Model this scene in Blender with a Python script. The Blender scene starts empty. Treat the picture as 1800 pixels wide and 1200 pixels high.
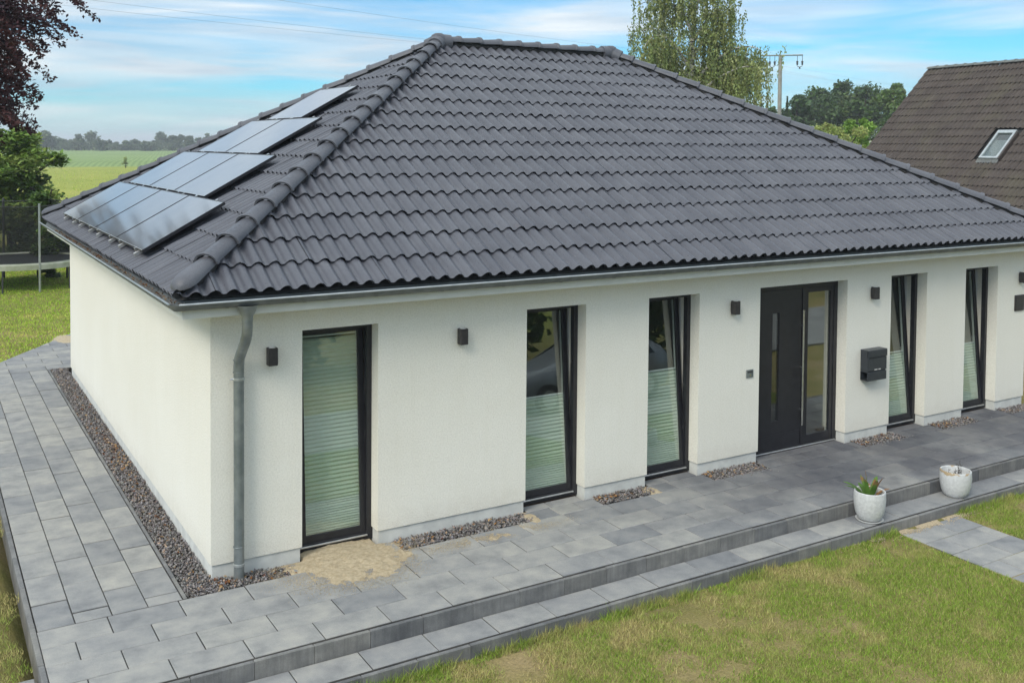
import bpy, bmesh, math, random
import numpy as np
from mathutils import Vector, Matrix

random.seed(7)
rng = np.random.default_rng(11)
scene = bpy.context.scene
COL = scene.collection
R = math.radians
PI = math.pi

# ------------------------------------------------------------------ camera
CAM = np.array([-2.4178, -9.524, 4.2048])
YAW, PITCH, ROLL = 0.5449, 0.0355, 0.0083
FPX, SYPX = 1740.66, -281.93            # focal length and lens shift, measured in the photo's pixels
_F = np.array([math.sin(YAW) * math.cos(PITCH), math.cos(YAW) * math.cos(PITCH), -math.sin(PITCH)])
_R0 = np.array([math.cos(YAW), -math.sin(YAW), 0.0])
_U0 = np.cross(_R0, _F)
_R = _R0 * math.cos(ROLL) + _U0 * math.sin(ROLL)
_U = np.cross(_R, _F)
cd = bpy.data.cameras.new("camera")
cam = bpy.data.objects.new("camera", cd)
COL.objects.link(cam)
M = Matrix.Identity(4)
for i in range(3):
    M[i][0], M[i][1], M[i][2], M[i][3] = _R[i], _U[i], -_F[i], CAM[i]
cam.matrix_world = M
cd.sensor_width = 36.0
cd.lens = 36.0 * FPX / 1800.0
cd.shift_y = SYPX / 1800.0
cd.clip_start, cd.clip_end = 0.1, 6000.0
scene.camera = cam

def ray(u, v):
    d = _F + _R * (u - 900) / FPX + _U * (600 + SYPX - v) / FPX
    return d
def at(u, v, Y):                          # the point of the plane y = Y seen at photo position (u, v)
    d = ray(u, v); return CAM + d * ((Y - CAM[1]) / d[1])
def atd(u, v, D):                         # the point at depth D
    return CAM + ray(u, v) * D

# ------------------------------------------------------------------ sky and sun
SUN_EL, SUN_AZ = R(40), R(208)            # direction towards the sun: az measured from +x
sdir = Vector((math.cos(SUN_EL) * math.cos(SUN_AZ), math.cos(SUN_EL) * math.sin(SUN_AZ), math.sin(SUN_EL)))
w = bpy.data.worlds.new("World"); scene.world = w; w.use_nodes = True
nt = w.node_tree; nt.nodes.clear()
def N(tree, t, **kw):
    n = tree.nodes.new(t)
    for k, v in kw.items(): setattr(n, k, v)
    return n
SKX = 6.8
out = N(nt, 'ShaderNodeOutputWorld'); bg = N(nt, 'ShaderNodeBackground')
sky = N(nt, 'ShaderNodeTexSky', sky_type='NISHITA'); sky.sun_disc = False
sky.sun_elevation = SUN_EL
sky.sun_rotation = PI / 2 - SUN_AZ
sky.air_density, sky.dust_density, sky.ozone_density = 1.0, 0.2, 4.0
hs = N(nt, 'ShaderNodeMix', data_type='RGBA', blend_type='MULTIPLY'); hs.inputs[0].default_value = 1.0; hs.inputs[7].default_value = (0.29, 0.67, 0.83, 1)
nt.links.new(sky.outputs[0], hs.inputs[6])
tc = N(nt, 'ShaderNodeTexCoord')
mp = N(nt, 'ShaderNodeMapping'); mp.inputs['Scale'].default_value = (1.0, 1.0, 11.0); mp.inputs['Rotation'].default_value = (0.0, R(1.5), 0.0); mp.inputs['Location'].default_value = (SKX, 0.0, 0.0)
nt.links.new(tc.outputs['Generated'], mp.inputs['Vector'])
n1 = N(nt, 'ShaderNodeTexNoise'); n1.inputs['Scale'].default_value = 3.1; n1.inputs['Detail'].default_value = 9.0; n1.inputs['Roughness'].default_value = 0.52; n1.inputs['Distortion'].default_value = 0.6
nt.links.new(mp.outputs[0], n1.inputs['Vector'])
r1 = N(nt, 'ShaderNodeValToRGB'); r1.color_ramp.elements[0].position = 0.32; r1.color_ramp.elements[1].position = 0.61
nt.links.new(n1.outputs['Fac'], r1.inputs[0])
n2 = N(nt, 'ShaderNodeTexNoise'); n2.inputs['Scale'].default_value = 6.3; n2.inputs['Detail'].default_value = 5.0
nt.links.new(mp.outputs[0], n2.inputs['Vector'])
r2 = N(nt, 'ShaderNodeValToRGB'); r2.color_ramp.elements[0].position = 0.38; r2.color_ramp.elements[1].position = 0.68
r2.color_ramp.elements[0].color = (3.5, 4.1, 4.7, 1); r2.color_ramp.elements[1].color = (5.2, 5.45, 5.6, 1)
nt.links.new(n2.outputs['Fac'], r2.inputs[0])
mixs = N(nt, 'ShaderNodeMix', data_type='RGBA')
mf = N(nt, 'ShaderNodeMath', operation='MULTIPLY'); mf.inputs[1].default_value = 0.9
nt.links.new(r1.outputs[0], mf.inputs[0]); nt.links.new(mf.outputs[0], mixs.inputs[0])
sz = N(nt, 'ShaderNodeSeparateXYZ'); nt.links.new(tc.outputs['Generated'], sz.inputs[0])
el = N(nt, 'ShaderNodeValToRGB'); el.color_ramp.elements[0].position = 0.06; el.color_ramp.elements[0].color = (1, 1, 1, 1)
el.color_ramp.elements[1].position = 0.75; el.color_ramp.elements[1].color = (2.6, 2.5, 2.28, 1)
nt.links.new(sz.outputs[2], el.inputs[0])                       # overcast clouds are brighter and more neutral overhead than at the horizon
cl_ = N(nt, 'ShaderNodeVectorMath', operation='MULTIPLY'); nt.links.new(r2.outputs[0], cl_.inputs[0]); nt.links.new(el.outputs[0], cl_.inputs[1])
nt.links.new(hs.outputs[2], mixs.inputs[6]); nt.links.new(cl_.outputs[0], mixs.inputs[7])
nt.links.new(mixs.outputs[2], bg.inputs['Color']); bg.inputs['Strength'].default_value = 0.10
nt.links.new(bg.outputs[0], out.inputs[0])

sl = bpy.data.lights.new("sun", 'SUN'); sl.energy = 1.5; sl.angle = R(24); sl.color = (1.0, 0.93, 0.81)
so = bpy.data.objects.new("sun", sl); COL.objects.link(so)
so.rotation_euler = sdir.to_track_quat('Z', 'Y').to_euler()
scene.view_settings.view_transform = 'Standard'
scene.view_settings.look = 'None'
scene.view_settings.gamma = 1.0
scene.view_settings.use_curve_mapping = False
scene.view_settings.exposure = 0.76
scene.cycles.max_bounces = 8
scene.cycles.diffuse_bounces = 4
scene.cycles.glossy_bounces = 4
scene.cycles.transparent_max_bounces = 16
scene.cycles.volume_bounces = 0

# ------------------------------------------------------------------ material helpers
def newmat(name):
    m = bpy.data.materials.new(name); m.use_nodes = True
    t = m.node_tree; b = t.nodes['Principled BSDF']
    return m, t, b
def noise(t, vec, scale, detail=4.0, rough=0.55):
    n = N(t, 'ShaderNodeTexNoise'); n.inputs['Scale'].default_value = scale
    n.inputs['Detail'].default_value = detail; n.inputs['Roughness'].default_value = rough
    if vec is not None: t.links.new(vec, n.inputs['Vector'])
    return n.outputs['Fac']
def ramp(t, fac, stops):
    r = N(t, 'ShaderNodeValToRGB'); el = r.color_ramp.elements
    while len(el) < len(stops): el.new(0.5)
    for e, (p, c) in zip(el, stops):
        e.position = p; e.color = (c[0], c[1], c[2], 1) if len(c) == 3 else c
    t.links.new(fac, r.inputs[0]); return r.outputs[0]
def mixc(t, fac, a, b, mode='MIX'):
    m = N(t, 'ShaderNodeMix', data_type='RGBA', blend_type=mode)
    for s, v in ((0, fac), (6, a), (7, b)):
        if isinstance(v, (int, float)): m.inputs[s].default_value = v
        elif isinstance(v, tuple): m.inputs[s].default_value = (v[0], v[1], v[2], 1)
        else: t.links.new(v, m.inputs[s])
    return m.outputs[2]
def bump(t, b, h, strength, dist=0.01):
    n = N(t, 'ShaderNodeBump'); n.inputs['Strength'].default_value = strength; n.inputs['Distance'].default_value = dist
    t.links.new(h, n.inputs['Height']); t.links.new(n.outputs[0], b.inputs['Normal'])
def pos(t): return N(t, 'ShaderNodeNewGeometry').outputs['Position']
def pm(name, c1, c2, scale=5.0, rough=0.7, bmp=0.0, bscale=60.0, bdist=0.004, metal=0.0, spec=0.5, detail=5.0, lo=0.35, hi=0.65):
    m, t, b = newmat(name); p = pos(t)
    c = ramp(t, noise(t, p, scale, detail), [(lo, c1), (hi, c2)])
    t.links.new(c, b.inputs['Base Color'])
    b.inputs['Roughness'].default_value = rough; b.inputs['Metallic'].default_value = metal
    b.inputs['Specular IOR Level'].default_value = spec
    if bmp: bump(t, b, noise(t, p, bscale, 4.0), bmp, bdist)
    return m
def attrmat(name, rough=0.75, spec=0.25, trans=0.0):
    m, t, b = newmat(name)
    a = N(t, 'ShaderNodeAttribute'); a.attribute_name = 'Col'
    t.links.new(a.outputs['Color'], b.inputs['Base Color'])
    b.inputs['Roughness'].default_value = rough; b.inputs['Specular IOR Level'].default_value = spec
    if trans:
        tr = N(t, 'ShaderNodeBsdfTranslucent'); t.links.new(a.outputs['Color'], tr.inputs['Color'])
        mx = N(t, 'ShaderNodeMixShader'); mx.inputs[0].default_value = trans
        t.links.new(b.outputs[0], mx.inputs[1]); t.links.new(tr.outputs[0], mx.inputs[2])
        t.links.new(mx.outputs[0], t.nodes['Material Output'].inputs[0])
    return m
def glassmat(name, tint=(0.93, 0.97, 0.95), ior=1.95, rough=0.0):
    m, t, b = newmat(name); t.nodes.remove(b)
    tr = N(t, 'ShaderNodeBsdfTransparent'); tr.inputs[0].default_value = (*tint, 1)
    gl = N(t, 'ShaderNodeBsdfGlossy'); gl.inputs['Roughness'].default_value = rough; gl.inputs['Color'].default_value = (0.93, 0.95, 0.93, 1)
    lw = N(t, 'ShaderNodeLayerWeight'); lw.inputs[0].default_value = 0.5
    f0 = ((ior - 1) / (ior + 1)) ** 2
    pw = N(t, 'ShaderNodeMath', operation='POWER'); pw.inputs[1].default_value = 5.0; t.links.new(lw.outputs['Facing'], pw.inputs[0])
    ml = N(t, 'ShaderNodeMath', operation='MULTIPLY_ADD'); ml.inputs[1].default_value = 1 - f0; ml.inputs[2].default_value = f0; t.links.new(pw.outputs[0], ml.inputs[0])
    mx = N(t, 'ShaderNodeMixShader')
    t.links.new(ml.outputs[0], mx.inputs[0]); t.links.new(tr.outputs[0], mx.inputs[1]); t.links.new(gl.outputs[0], mx.inputs[2])
    t.links.new(mx.outputs[0], t.nodes['Material Output'].inputs[0]); return m

MT = {}
# render
m, t, b = newmat('white_render'); p = pos(t)
c = ramp(t, noise(t, p, 0.7, 5), [(0.3, (0.825, 0.80, 0.715)), (0.7, (0.86, 0.84, 0.765))])
c = mixc(t, 0.5, c, ramp(t, noise(t, p, 60, 4, 0.75), [(0.32, (0.70, 0.70, 0.68)), (0.58, (1, 1, 1))]), 'MULTIPLY')
mpz = N(t, 'ShaderNodeMapping'); mpz.inputs['Scale'].default_value = (9, 9, 0.8); t.links.new(p, mpz.inputs[0])
c = mixc(t, 0.35, c, ramp(t, noise(t, mpz.outputs[0], 1.0, 4), [(0.28, (0.95, 0.945, 0.92)), (0.5, (1, 1, 1))]), 'MULTIPLY')
t.links.new(c, b.inputs['Base Color']); b.inputs['Roughness'].default_value = 0.9; b.inputs['Specular IOR Level'].default_value = 0.2
sz_ = N(t, 'ShaderNodeSeparateXYZ'); t.links.new(p, sz_.inputs[0])
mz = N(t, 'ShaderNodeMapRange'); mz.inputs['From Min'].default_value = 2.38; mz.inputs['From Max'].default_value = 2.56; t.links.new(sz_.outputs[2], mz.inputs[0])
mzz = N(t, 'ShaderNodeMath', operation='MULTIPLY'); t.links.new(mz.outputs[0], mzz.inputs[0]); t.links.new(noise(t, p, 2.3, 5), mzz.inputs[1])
ms_ = N(t, 'ShaderNodeMapRange'); ms_.inputs['From Min'].default_value = 0.55; ms_.inputs['From Max'].default_value = 0.137; t.links.new(sz_.outputs[2], ms_.inputs[0])
mq_ = N(t, 'ShaderNodeMath', operation='MULTIPLY'); t.links.new(ms_.outputs[0], mq_.inputs[0]); t.links.new(noise(t, p, 7, 6, 0.7), mq_.inputs[1])
c = mixc(t, ramp(t, mq_.outputs[0], [(0.24, (0, 0, 0)), (0.66, (0.22, 0.22, 0.22))]), c, (0.45, 0.40, 0.31))
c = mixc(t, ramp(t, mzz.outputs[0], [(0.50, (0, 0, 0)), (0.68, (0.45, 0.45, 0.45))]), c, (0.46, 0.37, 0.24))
t.links.new(c, b.inputs['Base Color'])
bump(t, b, mixc(t, 0.35, noise(t, p, 60, 4, 0.7), noise(t, p, 3.0, 3)), 1.0, 0.011); MT['render'] = m
MT['plinth'] = pm('grey_plinth', (0.52, 0.53, 0.51), (0.64, 0.65, 0.62), 6, 0.9, 0.3, 120, 0.003)
MT['soffit'] = pm('white_board', (0.66, 0.66, 0.61), (0.74, 0.74, 0.69), 3, 0.6)
# roof tile
def tilemat(name, a, b2, moss=None, spec=0.5, rough=0.5):
    m, t, b = newmat(name); p = pos(t)
    c = ramp(t, noise(t, p, 2.2, 6), [(0.3, a), (0.7, b2)])
    sp = ramp(t, noise(t, p, 160, 3, 0.7), [(0.35, (0.62, 0.62, 0.62)), (0.7, (1.35, 1.35, 1.35))])
    c = mixc(t, 0.8, c, sp, 'MULTIPLY')
    oi = N(t, 'ShaderNodeObjectInfo')
    c = mixc(t, 0.6, c, ramp(t, oi.outputs['Random'], [(0, (0.88, 0.88, 0.9)), (1, (1.12, 1.1, 1.08))]), 'MULTIPLY')
    ri = N(t, 'ShaderNodeNewGeometry')
    c = mixc(t, 0.6, c, ramp(t, ri.outputs['Random Per Island'], [(0, (0.86, 0.87, 0.9)), (1, (1.14, 1.12, 1.10))]), 'MULTIPLY')
    c = mixc(t, ramp(t, noise(t, p, 14, 3, 0.7), [(0.70, (0, 0, 0)), (0.76, (0.5, 0.5, 0.5))]), c, (0.22, 0.215, 0.21))
    c = mixc(t, ramp(t, noise(t, p, 5, 4, 0.7), [(0.66, (0, 0, 0)), (0.76, (0.35, 0.35, 0.35))]), c, (0.12, 0.085, 0.07))
    if moss:
        f = ramp(t, noise(t, p, 0.9, 6), [(0.5, (0, 0, 0)), (0.72, (0.8, 0.8, 0.8))])
        c = mixc(t, f, c, moss)
    t.links.new(c, b.inputs['Base Color'])
    rr = ramp(t, noise(t, p, 30, 4), [(0.3, (rough - 0.1,) * 3), (0.7, (rough + 0.12,) * 3)])
    t.links.new(rr, b.inputs['Roughness']); b.inputs['Specular IOR Level'].default_value = spec
    bump(t, b, noise(t, p, 220, 3), 0.35, 0.003)
    return m
MT['tile'] = tilemat('anthracite_roof_tile', (0.069, 0.073, 0.090), (0.098, 0.103, 0.122), rough=0.36, spec=0.6)
MT['cap'] = tilemat('anthracite_ridge_tile', (0.086, 0.091, 0.108), (0.118, 0.124, 0.142), rough=0.46, spec=0.35)
MT['deck'] = pm('dark_roof_underlay', (0.02, 0.02, 0.022), (0.03, 0.03, 0.03), 5, 0.9)
MT['ntile'] = tilemat('brown_roof_tile', (0.066, 0.054, 0.049), (0.092, 0.077, 0.068), moss=(0.09, 0.08, 0.058), spec=0.2, rough=0.8)
MT['ncap'] = tilemat('grey_ridge_tile', (0.14, 0.15, 0.15), (0.2, 0.21, 0.2), spec=0.2, rough=0.8)
MT['zinc'] = pm('zinc', (0.20, 0.23, 0.235), (0.30, 0.33, 0.335), 7, 0.42, 0.15, 40, 0.002, metal=0.65)
MT['gzinc'] = pm('weathered_gutter_zinc', (0.14, 0.15, 0.148), (0.20, 0.212, 0.208), 7, 0.55, 0.15, 40, 0.002, metal=0.35)
MT['zinc2'] = pm('bright_zinc', (0.42, 0.45, 0.46), (0.55, 0.58, 0.58), 9, 0.35, metal=0.7)
MT['steel'] = pm('brushed_steel', (0.55, 0.55, 0.54), (0.68, 0.68, 0.67), 20, 0.25, metal=1.0)
MT['alu'] = pm('aluminium', (0.55, 0.56, 0.57), (0.66, 0.67, 0.68), 20, 0.35, metal=0.8)
MT['frame'] = pm('anthracite_frame', (0.012, 0.012, 0.016), (0.018, 0.018, 0.022), 10, 0.4, 0.05, 200, 0.001)
MT['white'] = pm('white_plastic', (0.70, 0.70, 0.69), (0.76, 0.76, 0.75), 10, 0.35)
MT['inner'] = pm('room_paint', (0.30, 0.29, 0.27), (0.36, 0.35, 0.33), 2, 0.9)
MT['wood'] = pm('wooden_floor', (0.08, 0.05, 0.035), (0.13, 0.085, 0.055), 4, 0.4)
MT['glass'] = glassmat('window_glass')
MT['doorglass'] = glassmat('coated_door_glass', (0.9, 0.94, 0.92), 2.7)
MT['skyglass'] = glassmat('skylight_glass', (0.6, 0.65, 0.65), 2.2)
m, t, b = newmat('pleated_fabric'); b.inputs['Base Color'].default_value = (0.56, 0.60, 0.52, 1); b.inputs['Roughness'].default_value = 0.9
MT['blind'] = m
m, t, b = newmat('net_curtain'); b.inputs['Base Color'].default_value = (0.30, 0.36, 0.31, 1); b.inputs['Roughness'].default_value = 0.95
MT['curtain'] = m
MT['black'] = pm('dark_housing', (0.025, 0.023, 0.024), (0.04, 0.036, 0.036), 20, 0.5, 0.1, 120, 0.001)
MT['mail'] = pm('anthracite_sheet_steel', (0.024, 0.030, 0.038), (0.034, 0.040, 0.048), 12, 0.38)
# paving
def slabmat(name, tones, rough=0.75, streak=False):
    m, t, b = newmat(name); p = pos(t)
    oi = N(t, 'ShaderNodeObjectInfo')
    off = N(t, 'ShaderNodeVectorMath', operation='SCALE'); cx = N(t, 'ShaderNodeCombineXYZ')
    t.links.new(oi.outputs['Random'], cx.inputs[0]); t.links.new(oi.outputs['Random'], cx.inputs[1])
    t.links.new(cx.outputs[0], off.inputs[0]); off.inputs['Scale'].default_value = 37.0
    ad = N(t, 'ShaderNodeVectorMath', operation='ADD'); t.links.new(p, ad.inputs[0]); t.links.new(off.outputs[0], ad.inputs[1])
    c = ramp(t, noise(t, ad.outputs[0], 3.6, 5, 0.6), [(0.28, tones[0]), (0.48, tones[1]), (0.68, tones[2])])
    c = mixc(t, 0.85, c, ramp(t, oi.outputs['Random'], [(0, (0.74, 0.76, 0.80)), (0.5, (1, 1, 1)), (1, (1.16, 1.14, 1.08))]), 'MULTIPLY')
    # broad irregular patches of darker concrete, increasing towards +x and towards the house
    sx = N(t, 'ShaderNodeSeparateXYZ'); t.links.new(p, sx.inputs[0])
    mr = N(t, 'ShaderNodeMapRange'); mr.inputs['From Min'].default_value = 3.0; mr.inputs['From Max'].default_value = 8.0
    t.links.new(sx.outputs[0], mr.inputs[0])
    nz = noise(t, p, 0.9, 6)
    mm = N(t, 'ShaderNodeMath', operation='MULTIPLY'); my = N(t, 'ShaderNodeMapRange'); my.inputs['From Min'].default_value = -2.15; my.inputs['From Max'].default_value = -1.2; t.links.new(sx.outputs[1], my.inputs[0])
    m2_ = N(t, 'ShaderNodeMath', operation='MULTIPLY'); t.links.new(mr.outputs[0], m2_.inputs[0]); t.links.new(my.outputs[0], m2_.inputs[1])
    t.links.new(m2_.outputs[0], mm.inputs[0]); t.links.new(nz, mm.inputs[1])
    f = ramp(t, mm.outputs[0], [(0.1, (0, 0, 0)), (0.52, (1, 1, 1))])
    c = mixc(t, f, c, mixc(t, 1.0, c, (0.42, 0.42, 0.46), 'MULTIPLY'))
    c = mixc(t, 0.7, c, ramp(t, noise(t, p, 140, 3, 0.7), [(0.3, (0.78, 0.78, 0.78)), (0.7, (1.15, 1.15, 1.15))]), 'MULTIPLY')
    if streak:
        ms = N(t, 'ShaderNodeMapping'); ms.inputs['Scale'].default_value = (34, 34, 3); t.links.new(p, ms.inputs[0])
        c = mixc(t, 0.8, c, ramp(t, noise(t, ms.outputs[0], 1.0, 5, 0.65), [(0.32, (0.78, 0.78, 0.78)), (0.65, (1.1, 1.1, 1.1))]), 'MULTIPLY')
    t.links.new(c, b.inputs['Base Color']); b.inputs['Roughness'].default_value = rough; b.inputs['Specular IOR Level'].default_value = 0.35
    bump(t, b, noise(t, p, 90, 4), 0.25, 0.003); return m
MT['slab'] = slabmat('mottled_concrete_slab', [(0.195, 0.20, 0.208), (0.275, 0.278, 0.278), (0.345, 0.34, 0.325)])
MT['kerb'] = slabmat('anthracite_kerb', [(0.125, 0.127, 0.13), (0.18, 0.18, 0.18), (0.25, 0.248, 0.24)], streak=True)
MT['joint'] = pm('joint_sand', (0.018, 0.018, 0.019), (0.05, 0.046, 0.04), 5, 0.95)
MT['sand'] = pm('building_sand', (0.40, 0.32, 0.205), (0.54, 0.45, 0.31), 30, 0.95, 0.8, 150, 0.012)
MT['clay'] = pm('white_glazed_pot', (0.50, 0.51, 0.51), (0.62, 0.63, 0.63), 30, 0.4, 0.1, 120, 0.002)
MT['soil'] = pm('potting_soil', (0.02, 0.014, 0.011), (0.05, 0.037, 0.03), 40, 0.95, 0.8, 60, 0.02)
MT['asphalt'] = pm('pale_worn_asphalt', (0.20, 0.20, 0.20), (0.27, 0.27, 0.265), 3, 0.9, 0.4, 120, 0.005)
MT['leafattr'] = attrmat('foliage', 0.6, 0.3, 0.25)
MT['grassattr'] = attrmat('grass_blades', 0.7, 0.2, 0.2)
MT['stoneattr'] = attrmat('stone_chippings', 0.85, 0.3)
MT['litter'] = attrmat('dry_leaf', 0.8, 0.2)
MT['bark'] = pm('bark', (0.035, 0.028, 0.022), (0.075, 0.062, 0.05), 9, 0.95, 0.8, 20, 0.03)
m, t, b = newmat('birch_bark'); p = pos(t)
mb = N(t, 'ShaderNodeMapping'); mb.inputs['Scale'].default_value = (1.5, 1.5, 5); t.links.new(p, mb.inputs[0])
t.links.new(ramp(t, noise(t, mb.outputs[0], 2.5, 6), [(0.42, (0.05, 0.045, 0.04)), (0.52, (0.50, 0.48, 0.44))]), b.inputs['Base Color']); b.inputs['Roughness'].default_value = 0.8
MT['birch'] = m
MT['polewood'] = pm('grey_concrete_pole', (0.22, 0.215, 0.20), (0.30, 0.29, 0.27), 3, 0.9)
MT['iron'] = pm('dark_iron', (0.03, 0.032, 0.035), (0.055, 0.056, 0.058), 20, 0.6)

# ------------------------------------------------------------------ object helpers
def wloc(o):
    v = Vector((0, 0, 0))
    while o is not None: v = v + o.location; o = o.parent
    return v
def tag(o, label=None, cat=None, group=None, kind=None):
    if label: o['label'] = label
    if cat: o['category'] = cat
    if group: o['group'] = group
    if kind: o['kind'] = kind
    return o
def thing(name, label, cat, loc=(0, 0, 0), group=None):
    o = bpy.data.objects.new(name, None); COL.objects.link(o); o.location = Vector([float(a) for a in loc]); o.empty_display_size = 0.2
    return tag(o, label, cat, group)
def mesh(name, v, f, mt=None, smooth=False, col=None):
    me = bpy.data.meshes.new(name)
    me.from_pydata([tuple(map(float, a)) for a in v], [], f); me.update()
    if mt is not None: me.materials.append(MT[mt] if isinstance(mt, str) else mt)
    if smooth: me.polygons.foreach_set('use_smooth', [True] * len(me.polygons))
    return me
def npmesh(name, v, f, mt, col=None, smooth=False):
    """v (n,3), f (m,k) constant k; optional per-vertex colour"""
    me = bpy.data.meshes.new(name); v = np.asarray(v, np.float32); f = np.asarray(f, np.int32)
    me.vertices.add(len(v)); me.vertices.foreach_set('co', v.ravel())
    k = f.shape[1]
    me.loops.add(f.size); me.loops.foreach_set('vertex_index', f.ravel())
    me.polygons.add(len(f)); me.polygons.foreach_set('loop_start', np.arange(0, f.size, k, dtype=np.int32))
    me.polygons.foreach_set('loop_total', np.full(len(f), k, np.int32))
    if smooth: me.polygons.foreach_set('use_smooth', np.ones(len(f), bool))
    me.update(calc_edges=True)
    if col is not None:
        a = me.color_attributes.new('Col', 'FLOAT_COLOR', 'POINT')
        c4 = np.ones((len(v), 4), np.float32); c4[:, :3] = col; a.data.foreach_set('color', c4.ravel())
    me.materials.append(MT[mt] if isinstance(mt, str) else mt); return me
def link(name, me, parent=None, world=True):
    o = bpy.data.objects.new(name, me); COL.objects.link(o)
    if parent is not None:
        o.parent = parent
        if world: o.location = -wloc(parent)
    return o
def place(name, me, mat4, parent=None):   # world matrix given; parents here never rotate
    o = bpy.data.objects.new(name, me); COL.objects.link(o)
    if parent is not None:
        o.parent = parent; mm = mat4.copy(); mm.translation = mm.translation - wloc(parent); o.matrix_local = mm
    else: o.matrix_world = mat4
    return o
class MB:
    def __init__(s): s.v = []; s.f = []
    def add(s, v, f):
        n = len(s.v); s.v += [tuple(map(float, a)) for a in v]; s.f += [tuple(n + i for i in q) for q in f]; return s
    def box(s, x0, x1, y0, y1, z0, z1):
        return s.add([(x0, y0, z0), (x1, y0, z0), (x1, y1, z0), (x0, y1, z0), (x0, y0, z1), (x1, y0, z1), (x1, y1, z1), (x0, y1, z1)],
                     [(0, 3, 2, 1), (4, 5, 6, 7), (0, 1, 5, 4), (1, 2, 6, 5), (2, 3, 7, 6), (3, 0, 4, 7)])
    def cbox(s, x0, x1, y0, y1, z0, z1, c=0.004):
        """box with all edges chamfered"""
        bm = bmesh.new(); bmesh.ops.create_cube(bm, size=1.0)
        for q in bm.verts:
            q.co = Vector((x0 + (q.co.x + .5) * (x1 - x0), y0 + (q.co.y + .5) * (y1 - y0), z0 + (q.co.z + .5) * (z1 - z0)))
        bmesh.ops.bevel(bm, geom=bm.edges[:], offset=c, segments=1, affect='EDGES')
        bm.verts.index_update(); s.add([q.co for q in bm.verts], [[q.index for q in fa.verts] for fa in bm.faces]); bm.free(); return s
    def tube(s, path, r, n=8, cap=True):
        P = [Vector([float(c) for c in p]) for p in path]; rr = r if hasattr(r, '__len__') else [r] * len(P)
        base = len(s.v); up = None
        for i, p in enumerate(P):
            d = (P[min(i + 1, len(P) - 1)] - P[max(i - 1, 0)]).normalized()
            if up is None:
                up = Vector((0, 0, 1)) if abs(d.z) < 0.9 else Vector((1, 0, 0))
            x = d.cross(up).normalized(); y = x.cross(d).normalized(); up = y
            for k in range(n):
                a = 2 * PI * k / n; s.v.append(tuple(p + (x * math.cos(a) + y * math.sin(a)) * rr[i]))
        for i in range(len(P) - 1):
            for k in range(n):
                a, b2 = base + i * n + k, base + i * n + (k + 1) % n
                s.f.append((a, b2, b2 + n, a + n))
        if cap:
            s.f.append(tuple(base + k for k in range(n))[::-1]); s.f.append(tuple(base + (len(P) - 1) * n + k for k in range(n)))
        return s
    def lathe(s, prof, c=(0, 0, 0), n=20):
        base = len(s.v)
        for (r, z) in prof:
            for k in range(n):
                a = 2 * PI * k / n; s.v.append((c[0] + r * math.cos(a), c[1] + r * math.sin(a), c[2] + z))
        for i in range(len(prof) - 1):
            for k in range(n):
                a, b2 = base + i * n + k, base + i * n + (k + 1) % n
                s.f.append((a, b2, b2 + n, a + n))
        return s
    def build(s, name, mt, parent=None, smooth=False, **kw):
        o = link(name, mesh(name, s.v, s.f, mt), parent)
        if smooth: o.data.shade_smooth() if False else None
        if smooth:
            bm = bmesh.new(); bm.from_mesh(o.data)
            for fa in bm.faces: fa.smooth = True
            for e in bm.edges:
                if len(e.link_faces) == 2 and e.calc_face_angle(0) > R(40): e.smooth = False
            bm.to_mesh(o.data); bm.free()
        return tag(o, **kw)

def smooth01(a, b, x):
    t = np.clip((np.asarray(x, float) - a) / (b - a), 0, 1); return t * t * (3 - 2 * t)
_perm = np.random.default_rng(5).random((256, 256))
def vnoise(x, y, s=1.0):
    x = np.asarray(x) * s; y = np.asarray(y) * s
    xi = np.floor(x).astype(int); yi = np.floor(y).astype(int); fx = x - xi; fy = y - yi
    fx = fx * fx * (3 - 2 * fx); fy = fy * fy * (3 - 2 * fy)
    g = lambda a, b2: _perm[a % 256, b2 % 256]
    return (g(xi, yi) * (1 - fx) + g(xi + 1, yi) * fx) * (1 - fy) + (g(xi, yi + 1) * (1 - fx) + g(xi + 1, yi + 1) * fx) * fy
def fnoise(x, y, s=1.0, o=4):
    r = 0; a = 1; tot = 0
    for i in range(o): r = r + a * vnoise(x + 13.7 * i, y + 7.1 * i, s); tot += a; a *= 0.55; s *= 2.03
    return r / tot

# ------------------------------------------------------------------ dimensions of the place
D = 9.834; XR = 13.30                     # house depth and length
EO, EZ = 0.40, 2.80                       # eaves overhang and height
RZ = 5.82                                 # ridge height
WT = 0.36
ZB, ZT = 0.137, 2.337                     # plinth top, head of openings
KX0, KX1 = -1.60, -1.55                   # kerb of the side path
LAWN = -0.27
def gh(x, y):
    x = np.asarray(x, float); y = np.asarray(y, float)
    left = -0.055 - 0.21 * (1 - smooth01(-3.6, -1.0, y)) + 0.02 * smooth01(2, 9, y)
    front = np.full_like(x + y, LAWN)
    k = smooth01(-1.5, -3.2, x) * (y < -1.0) + (y >= -1.0)
    h = np.where(y < -2.06, front * (1 - smooth01(-1.5, -3.4, x)) + left * smooth01(-1.5, -3.4, x), left)
    h = h + 0.03 * (fnoise(x, y, 0.6, 3) - 0.5) + 0.02 * (fnoise(x + 50, y, 3.0, 2) - 0.5)
    return h

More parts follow.
